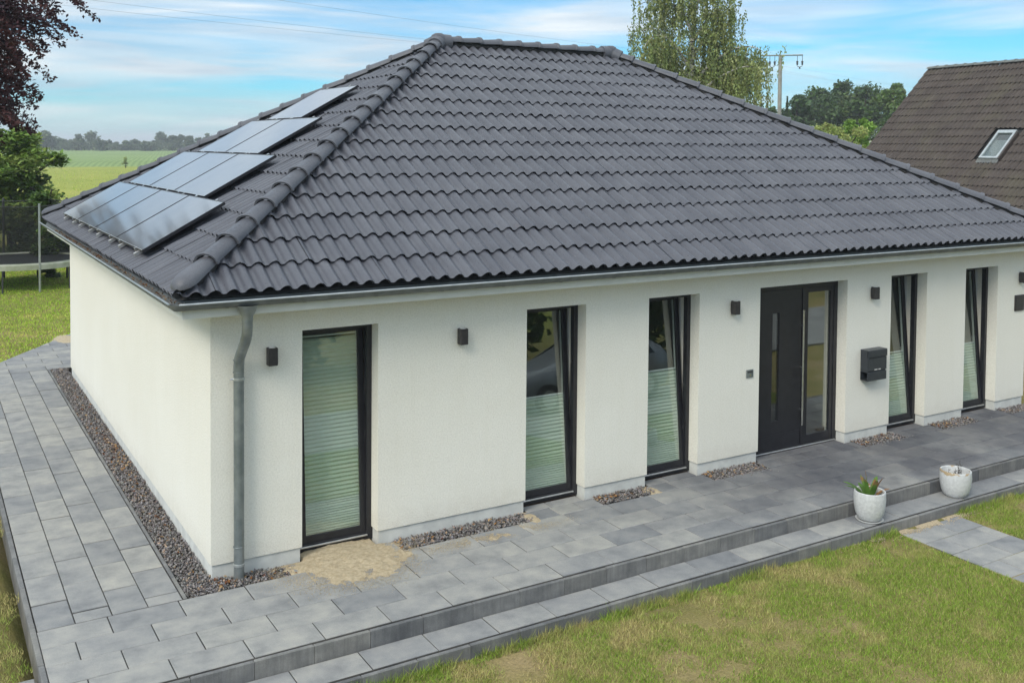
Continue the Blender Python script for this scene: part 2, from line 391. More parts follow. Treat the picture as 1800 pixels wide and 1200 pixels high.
# ------------------------------------------------------------------ ground
def axis(bp):
    r = []
    for a, b2, st in bp: r += list(np.arange(a, b2 - 1e-6, st))
    return np.array(sorted(set(np.round(r + [bp[-1][1]], 4))))
xs = axis([(-3000, -400, 400), (-400, -60, 40), (-60, -10, 5), (-10, -1.6, 0.3), (-1.575, 12, 0.3), (12, 30, 1.5), (30, 100, 10), (100, 3000, 300)])
ys = axis([(-400, -60, 40), (-60, -12, 4), (-12, -2.07, 0.3), (-2.07, -2.06, 0.01), (-2.06, 0, 0.3), (0, 30, 0.75), (30, 100, 5), (100, 700, 50), (700, 3800, 300)])
X, Y = np.meshgrid(xs, ys, indexing='ij')
Z = gh(X, Y)
under = (X > -1.585) & (X < 14.5) & (Y > -2.065) & (Y < 10.4)
Z[under] = -0.42
under2 = (X > -1.585) & (X < 3) & (Y >= 10.4) & (Y < 13.0) & (Y - 11.53 < (X + 1.03) * 1.587 - 0.25)
Z[under2] = -0.3
far = np.hypot(X, Y) > 60
Z[far] = -0.05
nx, ny = X.shape
idx = np.arange(nx * ny).reshape(nx, ny)
f = np.stack([idx[:-1, :-1], idx[1:, :-1], idx[1:, 1:], idx[:-1, 1:]], -1).reshape(-1, 4)
m, t, b = newmat('lawn_and_meadow'); p = pos(t)
g1 = ramp(t, noise(t, p, 1.1, 7, 0.6), [(0.32, (0.17, 0.17, 0.055)), (0.5, (0.25, 0.22, 0.09)), (0.7, (0.33, 0.26, 0.14))])
g1 = mixc(t, 0.9, g1, ramp(t, noise(t, p, 45, 6, 0.8), [(0.3, (0.45, 0.46, 0.42)), (0.7, (1.35, 1.3, 1.25))]), 'MULTIPLY')
g2 = ramp(t, noise(t, p, 0.07, 8, 0.62), [(0.3, (0.22, 0.27, 0.05)), (0.5, (0.29, 0.32, 0.065)), (0.7, (0.37, 0.36, 0.09))])
g2 = mixc(t, 0.6, g2, ramp(t, noise(t, p, 0.9, 6, 0.7), [(0.3, (0.72, 0.75, 0.68)), (0.7, (1.15, 1.12, 1.1))]), 'MULTIPLY')
ln = N(t, 'ShaderNodeVectorMath', operation='LENGTH'); t.links.new(p, ln.inputs[0])
mr = N(t, 'ShaderNodeMapRange'); mr.inputs['From Min'].default_value = 26; mr.inputs['From Max'].default_value = 60; t.links.new(ln.outputs['Value'], mr.inputs[0])
c = mixc(t, mr.outputs[0], g1, g2)
t.links.new(c, b.inputs['Base Color']); b.inputs['Roughness'].default_value = 0.95; b.inputs['Specular IOR Level'].default_value = 0.1
bump(t, b, noise(t, p, 30, 5), 0.6, 0.03); MT['lawn'] = m
tag(link('ground', npmesh('ground', np.stack([X, Y, Z], -1).reshape(-1, 3), f, 'lawn', smooth=True)), kind='structure')

# crop field beyond the meadow
m, t, b = newmat('crop_rows'); p = pos(t)
wv = N(t, 'ShaderNodeTexWave', wave_type='BANDS', bands_direction='X'); wv.inputs['Scale'].default_value = 0.30; wv.inputs['Distortion'].default_value = 1.5; wv.inputs['Detail'].default_value = 3; wv.inputs['Detail Scale'].default_value = 0.3
rt = N(t, 'ShaderNodeMapping'); rt.inputs['Rotation'].default_value = (0, 0, R(12)); t.links.new(p, rt.inputs[0]); t.links.new(rt.outputs[0], wv.inputs[0])
c = ramp(t, noise(t, p, 0.02, 8, 0.6), [(0.3, (0.19, 0.27, 0.10)), (0.7, (0.25, 0.33, 0.13))])
c = mixc(t, 0.6, c, ramp(t, wv.outputs['Fac'], [(0.2, (0.66, 0.72, 0.62)), (0.75, (1.12, 1.1, 1.1))]), 'MULTIPLY')
c = mixc(t, 0.5, c, ramp(t, noise(t, p, 0.25, 6), [(0.3, (0.8, 0.8, 0.75)), (0.7, (1.1, 1.1, 1.1))]), 'MULTIPLY')
t.links.new(c, b.inputs['Base Color']); b.inputs['Roughness'].default_value = 0.95; b.inputs['Specular IOR Level'].default_value = 0.1
MT['crop'] = m
cx_ = np.linspace(-700, 1500, 60); cy_ = np.linspace(174, 640, 30)
X, Y = np.meshgrid(cx_, cy_, indexing='ij'); Z = 0.35 + 0.3 * (fnoise(X, Y, 0.01, 3)) + 0 * X
Z[:, 0] = -0.06
idx = np.arange(X.size).reshape(X.shape)
f = np.stack([idx[:-1, :-1], idx[1:, :-1], idx[1:, 1:], idx[:-1, 1:]], -1).reshape(-1, 4)
tag(link('crop_field', npmesh('crop_field', np.stack([X, Y, Z], -1).reshape(-1, 3), f, 'crop', smooth=True)), kind='structure')

# access road on the street side
tag(MB().box(-60, 60, -9.2, -5.6, -0.30, -0.225).build('road', 'asphalt'), kind='structure')

# ------------------------------------------------------------------ paving
_slabs = {}
def slab_mesh(lx, ly, lz, c, mt):
    k = (round(lx, 3), round(ly, 3), round(lz, 3), mt)
    if k not in _slabs:
        hx, hy = lx / 2, ly / 2; v = []
        for (ix, z) in ((0, -lz), (0, -c), (c, 0)):
            v += [(-hx + ix, -hy + ix, z), (hx - ix, -hy + ix, z), (hx - ix, hy - ix, z), (-hx + ix, hy - ix, z)]
        f = [(8, 9, 10, 11)]
        for l in (0, 4):
            for i in range(4): f.append((l + i, l + (i + 1) % 4, l + 4 + (i + 1) % 4, l + 4 + i))
        _slabs[k] = mesh('slab', v, f, mt)
    return _slabs[k]
def slab(parent, x0, x1, y0, y1, z, name='slab', mt='slab', gap=0.009, th=0.07, jit=0.0025, c=0.006):
    if x1 - x0 < 0.03 or y1 - y0 < 0.03: return
    z += 0.0
    me = slab_mesh(x1 - x0 - gap, y1 - y0 - gap, th, c, mt)
    o = bpy.data.objects.new(name, me); COL.objects.link(o); o.parent = parent
    o.location = ((x0 + x1) / 2, (y0 + y1) / 2, z + random.uniform(-jit, jit))
    o.rotation_euler = (random.gauss(0, 0.0022), random.gauss(0, 0.0018), random.gauss(0, 0.0015))
    return o
GR = -0.27                                 # house-side edge of the paving rows
ROWS = [-0.27, -0.61, -0.95, -1.29, -1.626]
XE = 14.2
terr = tag(MB().box(-1.55, XE, -1.640, -0.274, -0.10, -0.009).build('terrace', 'joint'), kind='structure')
for r in range(4):
    base = -0.06 if r % 2 else 0.245
    x = base - 0.612 * 3
    while x < XE:
        x0, x1 = max(x, -1.55), min(x + 0.612, XE)
        slab(terr, x0, x1, ROWS[r + 1], ROWS[r], 0.0); x += 0.612
# pieces running up to the windows and the door
gaps = [(0.76, 1.90), (3.54, 4.50), (5.30, 6.24), (7.20, 9.08), (9.98, 10.82), (11.72, 12.56)]
OPEN = [(0.910, 1.735), (3.569, 4.400), (5.349, 6.177), (7.246, 8.958), (9.909, 10.738), (11.688, 12.526)]
for (a, b2), (oa, ob) in zip(gaps, OPEN):
    MBx = MB().box(a, b2, -0.274, -0.002, -0.10, -0.011); MBx.box(oa + 0.02, ob - 0.02, -0.002, 0.16, -0.10, -0.0115)
    jb = MBx.build('terrace_joint', 'joint', terr)
    x = a
    while x < b2 - 0.02:
        wd = random.choice([0.2, 0.3, 0.34]); x1 = min(x + wd, b2)
        if b2 - x1 < 0.1: x1 = b2
        slab(terr, x, x1, -0.27, -0.015, 0.0); x = x1
    x = oa + 0.02
    while x < ob - 0.04:
        x1 = min(x + 0.34, ob - 0.02)
        if ob - 0.02 - x1 < 0.12: x1 = ob - 0.02
        slab(terr, x, x1, -0.012, 0.158, 0.0); x = x1
# riser kerb stones of the terrace edge
x = -1.60 + 0.40
for (ka, kb, zt, zb_, yo, nm) in ((-1.648, -1.690, -0.003, -0.17, 0.0, 'kerb_stone'),):
    x = 2.46 - 0.508 * 8
    while x < XE:
        slab(terr, max(x, -1.6), min(x + 0.508, XE), kb, ka, zt, nm, 'kerb', 0.004, zt - zb_, 0.002, 0.007); x += 0.508
# lower step
step = tag(MB().box(-1.55, XE, -2.040, -1.694, -0.26, -0.159).build('entrance_step', 'joint'), kind='structure')
x = 2.04 - 0.612 * 6
while x < XE:
    slab(step, max(x, -1.55), min(x + 0.612, XE), -2.026, -1.694, -0.15); x += 0.612
x = 1.2 - 0.508 * 6
while x < XE:
    slab(step, max(x, -1.6), min(x + 0.508, XE), -2.092, -2.048, -0.153, 'kerb_stone', 'kerb', 0.004, 0.2, 0.002, 0.007); x += 0.508
# side path: four columns
sp = tag(MB().box(-1.545, -0.285, -0.262, 10.47, -0.10, -0.009).build('side_path', 'joint'), kind='structure')
COLX = [-1.545, -1.239, -0.933, -0.627, -0.322]
for ci in range(4):
    y = (0.27 if ci % 2 == 0 else -0.05) - 0.635 * 2
    if ci == 3: y -= 0.02
    while y < 10.47:
        y0, y1 = max(y, -0.266), min(y + 0.635, 10.47)
        slab(sp, COLX[ci], COLX[ci + 1], y0 + 0.005, y1 - 0.005, 0.0, jit=0.004); y += 0.635
y = -1.69
while y < 11.2:                           # outer kerb
    slab(sp, KX0, KX1, y, y + 0.8, 0.004, 'kerb_stone', 'kerb', 0.004, 0.25, 0.002, 0.006); y += 0.8
y = -0.264
while y < 10.47:                          # narrow edging against the gravel
    slab(sp, -0.318, -0.281, y, min(y + 0.5, 10.47), 0.004, 'edging_stone', 'kerb', 0.004, 0.12, 0.002, 0.005); y += 0.5
# paving behind the corner, cut along a diagonal lawn edge
bt = tag(MB().box(-1.0, 2.9, 10.474, 11.2, -0.10, -0.0095).build('rear_terrace', 'joint'), kind='structure')
def diag(y): return -1.03 + (y - 11.53) / 1.587
r = 0; y = 10.474
while y < 16.2:
    y1 = y + 0.34; x = -1.55 - (0.3 if r % 2 else 0.0)
    while x < 4.2:
        x0, x1 = max(x, -1.545), x + 0.612
        lo = diag(y) if y > 10.5 else -1.545
        if x1 > lo + 0.05:
            o = slab(bt, x0, x1, y, y1, 0.0)
            if y > 10.5 and x0 < diag(y1) + 0.02:
                bm = bmesh.new(); bm.from_mesh(o.data); nrm = Vector((-1.587, 1.0, 0)).normalized(); co = Vector((diag(y), y, 0)) - o.location
                bmesh.ops.bisect_plane(bm, geom=bm.verts[:] + bm.edges[:] + bm.faces[:], plane_co=co, plane_no=nrm, clear_outer=True)
                if len(bm.faces): me = bpy.data.meshes.new('slab'); bm.to_mesh(me); me.materials.clear(); me.materials.append(MT['slab']); o.data = me
                else: bpy.data.objects.remove(o)
                bm.free()
        x += 0.612
    y = y1; r += 1
# lower stepping path across the lawn
gp = tag(MB().box(7.36, 8.44, -6.0, -2.16, -0.36, LAWN - 0.002).build('garden_path', 'joint'), kind='structure')
r = 0; y = -2.16
while y > -5.9:
    x = 7.36 - (0.31 if r % 2 else 0)
    while x < 8.44:
        slab(gp, max(7.36, x), min(8.44, x + 0.612), y - 0.34, y, LAWN + 0.012); x += 0.612
    y -= 0.34; r += 1
slab(sp, -2.5, -1.62, -1.55, -0.87, -0.10); slab(sp, -2.5, -1.62, -2.2, -1.555, -0.105)

# ------------------------------------------------------------------ the bungalow
house = thing('bungalow', 'white rendered bungalow with a dark tiled hipped roof and black windows', 'house', (0, 0, 0))
wb = MB()
xp = 0.0; piers = []
for (a, b2) in OPEN: piers.append((xp, a)); xp = b2
piers.append((xp, XR))
for (a, b2) in piers: wb.box(a, b2, 0, WT, ZB, ZT)
wb.box(0, XR, 0, WT, ZT, 2.62)
wb.box(0, WT, WT, D, ZB, 2.62); wb.box(XR - WT, XR, WT, D, ZB, 2.62); wb.box(WT, XR - WT, D - WT, D, ZB, 2.62)
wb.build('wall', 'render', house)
pb = MB(); i_ = 0.016
for k, (a, b2) in enumerate(piers):
    if k: MB().box(a + i_, b2 - i_, i_, WT, -0.30, ZB).build('plinth', 'plinth', house)
    else: pb.box(a + i_, b2 - i_, i_, WT, -0.30, ZB)
pb.box(i_, WT - 0.002, WT, D - i_, -0.30, ZB); pb.box(XR - WT, XR - i_, WT, D - i_, -0.3, ZB); pb.box(WT, XR - WT, D - WT, D - i_, -0.3, ZB)
pb.build('plinth', 'plinth', house)
MB().box(WT + 0.01, XR - WT - 0.01, 0.20, D - WT - 0.01, -0.1, 0.015).build('floor', 'wood', house)
MB().box(0.02, XR - 0.02, 0.02, D - 0.02, 2.605, 2.66).build('ceiling', 'inner', house)
ib = MB()
ib.box(WT, XR - WT, 3.6, 3.72, 0.016, 2.604)
for x in (2.6, 4.87, 6.7, 9.4, 11.2): ib.box(x, x + 0.1, WT + 0.001, 3.599, 0.016, 2.604)
ib.build('partition_wall', 'inner', house)
# soffit box and fascia
sf = MB(); o_ = 0.335
sf.box(-o_, XR + o_, -o_, 0.019, 2.602, 2.72); sf.box(-o_, 0.019, 0.0195, D - 0.0195, 2.602, 2.72)
sf.box(XR - 0.019, XR + o_, 0.0195, D - 0.0195, 2.602, 2.72); sf.box(-o_, XR + o_, D - 0.019, D + o_, 2.602, 2.72)
sf.build('soffit_box', 'soffit', house)

# ---- roof
roof = MB()
HX = D / 2; rz_ = RZ - 0.012; e = EO - 0.02; ez = EZ - 0.012
roof.add([(-e, -e, ez), (XR + e, -e, ez), (XR + e, D + e, ez), (-e, D + e, ez), (HX, HX, rz_), (XR - HX, HX, rz_)],
         [(0, 1, 5, 4), (1, 2, 5), (2, 3, 4, 5), (3, 0, 4), (3, 2, 1, 0)])
roof = roof.build('roof', 'deck', house)
CRS, WAVE = 0.4075, 0.1692; TW = WAVE * 2
AMP, LIP = 0.046, 0.028
def prof(u, wave=WAVE, amp=AMP):
    ph = (u / wave + 0.5) % 1.0 - 0.5         # rounded roll standing on a shallow pan
    if abs(ph) < 0.36: return amp * (1 - (ph / 0.36) ** 2) ** 0.9
    q_ = (abs(ph) - 0.36) / 0.14
    return -0.10 * amp * (q_ * (2 - q_))
def tile_geo(tw=TW, wave=WAVE, crs=CRS, amp=AMP, lip=LIP, ov=0.05):
    v = []; f = []; us = []
    for k in range(int(round(tw / wave))): us += [wave * (k + a) for a in (0.0, 0.12, 0.23, 0.32, 0.37, 0.50, 0.63, 0.68, 0.77, 0.88)]
    us.append(tw); n = len(us) - 1; hi = [prof(u, wave, amp) for u in us]; k = n + 1
    for u, h in zip(us, hi): v.append((u, 0.0, h + lip))
    for u, h in zip(us, hi): v.append((u, crs + ov, h))
    for i in range(n): f.append((i, i + 1, k + i + 1, k + i))
    q = len(v)
    for u, h in zip(us, hi): v.append((u, 0.0, h + lip))
    for u, h in zip(us, hi): v.append((u, 0.045, h - 0.002))
    for i in range(n): f.append((q + k + i, q + k + i + 1, q + i + 1, q + i))
    return v, f, n
def tile_mesh(mt, **kw):
    v, f, ns = tile_geo(**kw); me = mesh('roof_tile', v, f, mt)
    for i, pl in enumerate(me.polygons): pl.use_smooth = True
    return me
def basis(o, sv, n):
    xx = sv.cross(n); m4 = Matrix.Identity(4)
    for i in range(3): m4[i][0], m4[i][1], m4[i][2], m4[i][3] = xx[i], sv[i], n[i], o[i]
    return m4
TM = tile_mesh('tile')
cp = math.cos(math.atan2(RZ - EZ, HX + EO)); sp_ = math.sin(math.atan2(RZ - EZ, HX + EO))
SL = math.hypot(RZ - EZ, HX + EO)
faces = []
faces.append(dict(o=Vector((0, -EO, EZ)), sv=Vector((0, cp, sp_)), n=Vector((0, -sp_, cp)), u0=-0.067 - WAVE * 4, u1=XR + EO, front=True))
faces.append(dict(o=Vector((-EO, 0, EZ)), sv=Vector((cp, 0, sp_)), n=Vector((-sp_, 0, cp)), u0=-(D + EO) - 0.05, u1=EO, front=False))
cands = []                                   # (area seen, world matrix, clipped mesh or None)
def clip_world(me, m4, planes):
    bm = bmesh.new(); bm.from_mesh(me); bm.transform(m4); cut = False
    for (co, no) in planes:
        ds = [(v.co - co).dot(no) for v in bm.verts]
        if not ds: break
        if max(ds) <= 0: continue
        if min(ds) >= 0: bm.free(); return 'out', None
        cut = True
        bmesh.ops.bisect_plane(bm, geom=bm.verts[:] + bm.edges[:] + bm.faces[:], plane_co=co, plane_no=no, clear_outer=True)
    if len(bm.faces) == 0: bm.free(); return 'out', None
    if not cut: bm.free(); return 'in', None
    bm.transform(m4.inverted()); me2 = bpy.data.meshes.new('roof_tile'); bm.to_mesh(me2); bm.free()
    if not me2.materials: me2.materials.append(me.materials[0])
    return 'cut', me2
HG = 0.03
for fc in faces:
    planes = ([(Vector((HG, 0, 0)), Vector((-1, 1, 0)).normalized()), (Vector((XR - HG, 0, 0)), Vector((1, 1, 0)).normalized())] if fc['front']
              else [(Vector((0, HG, 0)), Vector((1, -1, 0)).normalized()), (Vector((0, D - HG, 0)), Vector((1, 1, 0)).normalized())])
    for r in range(15):
        s0 = r * CRS
        u = fc['u0']
        while u < fc['u1']:
            B = basis(fc['o'], fc['sv'], fc['n'])
            m4 = B @ Matrix.Translation((u + random.gauss(0, 0.0018), s0 + random.gauss(0, 0.0035), random.gauss(0, 0.0016))) @ Matrix.Rotation(random.gauss(0, 0.004), 4, 'Z') @ Matrix.Rotation(random.gauss(0, 0.003), 4, 'X')
            st, me2 = clip_world(TM, m4, planes)
            if st != 'out':
                c = m4 @ Vector((TW / 2, CRS / 2, 0)); dv = Vector(CAM) - c
                a = abs(dv.normalized().dot(fc['n'])) / dv.length_squared * (1 if st == 'in' else 0.5)
                uv = (c - Vector(CAM)); zz = uv.dot(Vector(_F)); px = 900 + FPX * uv.dot(Vector(_R)) / zz
                if px > 1850: a = 0
                cands.append((a, m4, me2 or TM))
            u += TW
cands.sort(key=lambda q: -q[0])
for (a, m4, me) in cands[:300]: place('roof_tile', me, m4, roof)
def join_world(name, lst, mt, parent):
    bm = bmesh.new()
    for (m4, me) in lst:
        n0 = len(bm.verts); bm.from_mesh(me); bm.verts.ensure_lookup_table()
        bmesh.ops.transform(bm, matrix=m4, verts=bm.verts[n0:])
    me = bpy.data.meshes.new(name); bm.to_mesh(me); bm.free()
    if not me.materials: me.materials.append(MT[mt])
    for pl in me.polygons: pl.use_smooth = True
    return link(name, me, parent)
tag(join_world('roof_tile_field', [(m4, me) for (a, m4, me) in cands[300:]], 'tile', roof), kind='stuff')
# caps along hips and ridge
def cap_mesh(L, r0=0.128, r1=0.098, n=10, start=False, mt='cap'):
    prof_ = [(0.004, r0 - 0.022), (0.0, r0), (0.04, r0), (0.052, r0 - 0.015), (L, r1)]
    if start: prof_ = [(-0.10, 0.02), (-0.085, 0.06), (-0.05, 0.098), (0.0, 0.118), (0.06, r0 - 0.004), (L, r1)]
    v = []; f = []
    for (x, r) in prof_:
        for k in range(n + 1):
            a = PI * (-0.02 + 1.04 * k / n); v.append((x, r * math.cos(a), r * 0.86 * math.sin(a) ** 0.9 if 0 < k < n else 0.004))
    for i in range(len(prof_) - 1):
        for k in range(n):
            a = i * (n + 1) + k; f.append((a, a + n + 1, a + n + 2, a + 1))
    me = mesh('ridge_cap', v, f, mt)
    bm = bmesh.new(); bm.from_mesh(me)
    for fa in bm.faces: fa.smooth = True
    for ed in bm.edges:
        if len(ed.link_faces) == 2 and ed.calc_face_angle(0) > R(45): ed.smooth = False
    bm.to_mesh(me); bm.free(); return me
CM, CS = cap_mesh(0.44), cap_mesh(0.44, start=True)
def run_caps(p0, p1, n, first=True, lift=0.062):
    p0, p1 = Vector(p0), Vector(p1); d = (p1 - p0); L = d.length; d = d.normalized()
    side = Vector((0, 0, 1)).cross(d).normalized(); up = d.cross(side)
    st = L / n
    for i in range(n):
        o = p0 + d * (st * i) + up * lift; m4 = Matrix.Identity(4)
        for k in range(3): m4[k][0], m4[k][1], m4[k][2], m4[k][3] = d[k], side[k], up[k], o[k]
        m4 = m4 @ Matrix.Rotation(0.035 + random.gauss(0, 0.004), 4, 'Y') @ Matrix.Rotation(random.gauss(0, 0.006), 4, 'Z') @ Matrix.Rotation(random.gauss(0, 0.02), 4, 'X')
        place('ridge_cap', CS if (first and i == 0) else CM, m4, roof)
AP1, AP2 = (HX, HX, RZ), (XR - HX, HX, RZ)
q_ = 0.10 * 0.65
def eave_pt(sx, sy, z=EZ): return (-EO + 0.09 if sx < 0 else XR + EO - 0.09, -EO + 0.09 if sy < 0 else D + EO - 0.09, z + 0.05)
def roll(p0, p1):
    q = MB().tube([Vector(p0) + Vector((0, 0, 0.005)), Vector(p1) + Vector((0, 0, 0.03))], 0.078, 8); q.build('ridge_roll', 'deck', roof)
for a_, b_ in ((eave_pt(-1, -1), AP1), (eave_pt(-1, 1), AP1), (eave_pt(1, -1), AP2), (eave_pt(1, 1), AP2), (AP1, AP2)): roll(a_, b_)
run_caps(eave_pt(-1, -1), AP1, 19); run_caps(eave_pt(-1, 1), AP1, 19)
run_caps(eave_pt(1, -1), AP2, 19); run_caps(eave_pt(1, 1), AP2, 19)
run_caps((XR - HX, HX, RZ), (HX, HX, RZ), 9, False, 0.07)
for ap, sg in ((AP1, 1), (AP2, -1)):         # three-way hub pieces
    hb = MB()
    for dx, dy, dz in ((sg, 0, 0.0), (-sg * 0.7, -0.7, -0.42), (-sg * 0.7, 0.7, -0.42)):
        d = Vector((dx, dy, dz)).normalized()
        hb.tube([Vector(ap) + Vector((0, 0, 0.055)) - d * 0.02, Vector(ap) + Vector((0, 0, 0.055)) + d * 0.2], [0.135, 0.130], 12)
    hb.lathe([(0.0, 0.145), (0.06, 0.140), (0.11, 0.11), (0.138, 0.05), (0.138, -0.05)], (ap[0], ap[1], ap[2] + 0.055), 14)
    hb.build('ridge_hub', 'cap', roof, smooth=True)

# ---- gutters
def gutter(name, p0, p1, label=None):
    p0, p1 = Vector(p0), Vector(p1); d = (p1 - p0).normalized(); side = d.cross(Vector((0, 0, 1)))   # side points outwards
    r = 0.064; ring = []
    for k in range(11):
        a = PI + PI * k / 10; ring.append((math.cos(a) * r, math.sin(a) * r))
    ring += [(r + 0.008, 0.004), (r + 0.012, -0.006), (r + 0.004, -0.012)]
    ring = [(-r, 0.02)] + ring
    mbt = MB(); n = len(ring)
    for pnt in (p0, p1):
        for (a, z) in ring: mbt.v.append(tuple(pnt + side * a + Vector((0, 0, z))))
    for k in range(n - 1): mbt.f.append((k, k + 1, n + k + 1, n + k))
    # inner skin
    base = len(mbt.v); inn = [(math.cos(PI + PI * k / 10) * (r - 0.004), math.sin(PI + PI * k / 10) * (r - 0.004)) for k in range(11)]
    for pnt in (p0, p1):
        for (a, z) in inn: mbt.v.append(tuple(pnt + side * a + Vector((0, 0, z))))
    for k in range(10): mbt.f.append((base + k, base + 11 + k, base + 12 + k, base + k + 1))
    g = mbt.build(name, 'gzinc', house, smooth=True)
    bead = MB().tube([p0 + side * (r + 0.004) + Vector((0, 0, 0.004)), p1 + side * (r + 0.004) + Vector((0, 0, 0.004))], 0.009, 6)
    bead.build('gutter_bead', 'zinc2', g, smooth=True)
    L = (p1 - p0).length; n = int(L / 0.72)
    for i in range(n):
        c = p0 + d * (L * (i + 0.6) / n); bm_ = MB(); pts = []
        for k in range(9):
            a = PI + PI * k / 8; pts.append(c + side * math.cos(a) * (r + 0.003) + Vector((0, 0, math.sin(a) * (r + 0.003))))
        for a, b2 in zip(pts[:-1], pts[1:]):
            h = d * 0.013
            bm_.add([a - h, a + h, b2 + h, b2 - h], [(0, 1, 2, 3)])
        bm_.build('gutter_bracket', 'iron' if name == 'side_gutter' else 'gzinc', g)
    return g
GY = EO - 0.008; GZ = 2.752
gf = gutter('front_gutter', (XR + GY, -GY, GZ), (-GY, -GY, GZ)) if False else gutter('front_gutter', (-GY, -GY, GZ), (XR + GY, -GY, GZ))
gl_ = gutter('side_gutter', (-GY, D + GY, GZ), (-GY, -GY, GZ))
ce = MB()                                    # mitre closing the corner
for k in range(10):
    a0, a1 = PI / 2 * k / 10, PI / 2 * (k + 1) / 10
    rr = 0.066
ce.lathe([(0.0, -0.066), (0.034, -0.056), (0.057, -0.033), (0.067, 0.0)], (-GY, -GY, GZ), 16)
ce.build('gutter_corner', 'gzinc', gf, smooth=True)
# ---- downpipe
dp = MB(); px_ = 0.249
path = [(px_ - 0.01, -0.40, 2.60), (px_ - 0.01, -0.40, 2.50), (px_ - 0.008, -0.38, 2.42), (px_ - 0.004, -0.31, 2.34), (px_ - 0.002, -0.17, 2.21), (px_, -0.10, 2.14), (px_, -0.082, 2.06), (px_, -0.08, 1.95), (px_, -0.08, -0.08)]
dp.tube(path, 0.050, 16)
dpo = dp.build('downpipe', 'zinc', house, smooth=True)
MB().lathe([(0.052, -0.02), (0.053, 0.03), (0.070, 0.06), (0.100, 0.13), (0.104, 0.135)], (px_ - 0.01, -0.40, 2.57), 18).build('outlet_funnel', 'zinc', dpo, smooth=True)
for z in (1.93, 0.12): MB().lathe([(0.051, 0), (0.058, 0.004), (0.058, 0.024), (0.051, 0.028)], (px_, -0.08, z), 16).build('pipe_clip', 'zinc2', dpo, smooth=True)
MB().tube([(px_ - 0.05, -0.08, 1.945), (px_ - 0.085, -0.08, 1.945)], 0.008, 6).build('clip_bolt', 'steel', dpo)
for (za, ya) in ((2.36, -0.33), (2.12, -0.095), (2.0, -0.081), (0.30, -0.08)):
    MB().lathe([(0.0505, 0), (0.0535, 0.003), (0.0535, 0.012), (0.0505, 0.015)], (px_ - 0.003, ya, za), 16).build('pipe_joint', 'zinc', dpo, smooth=True)

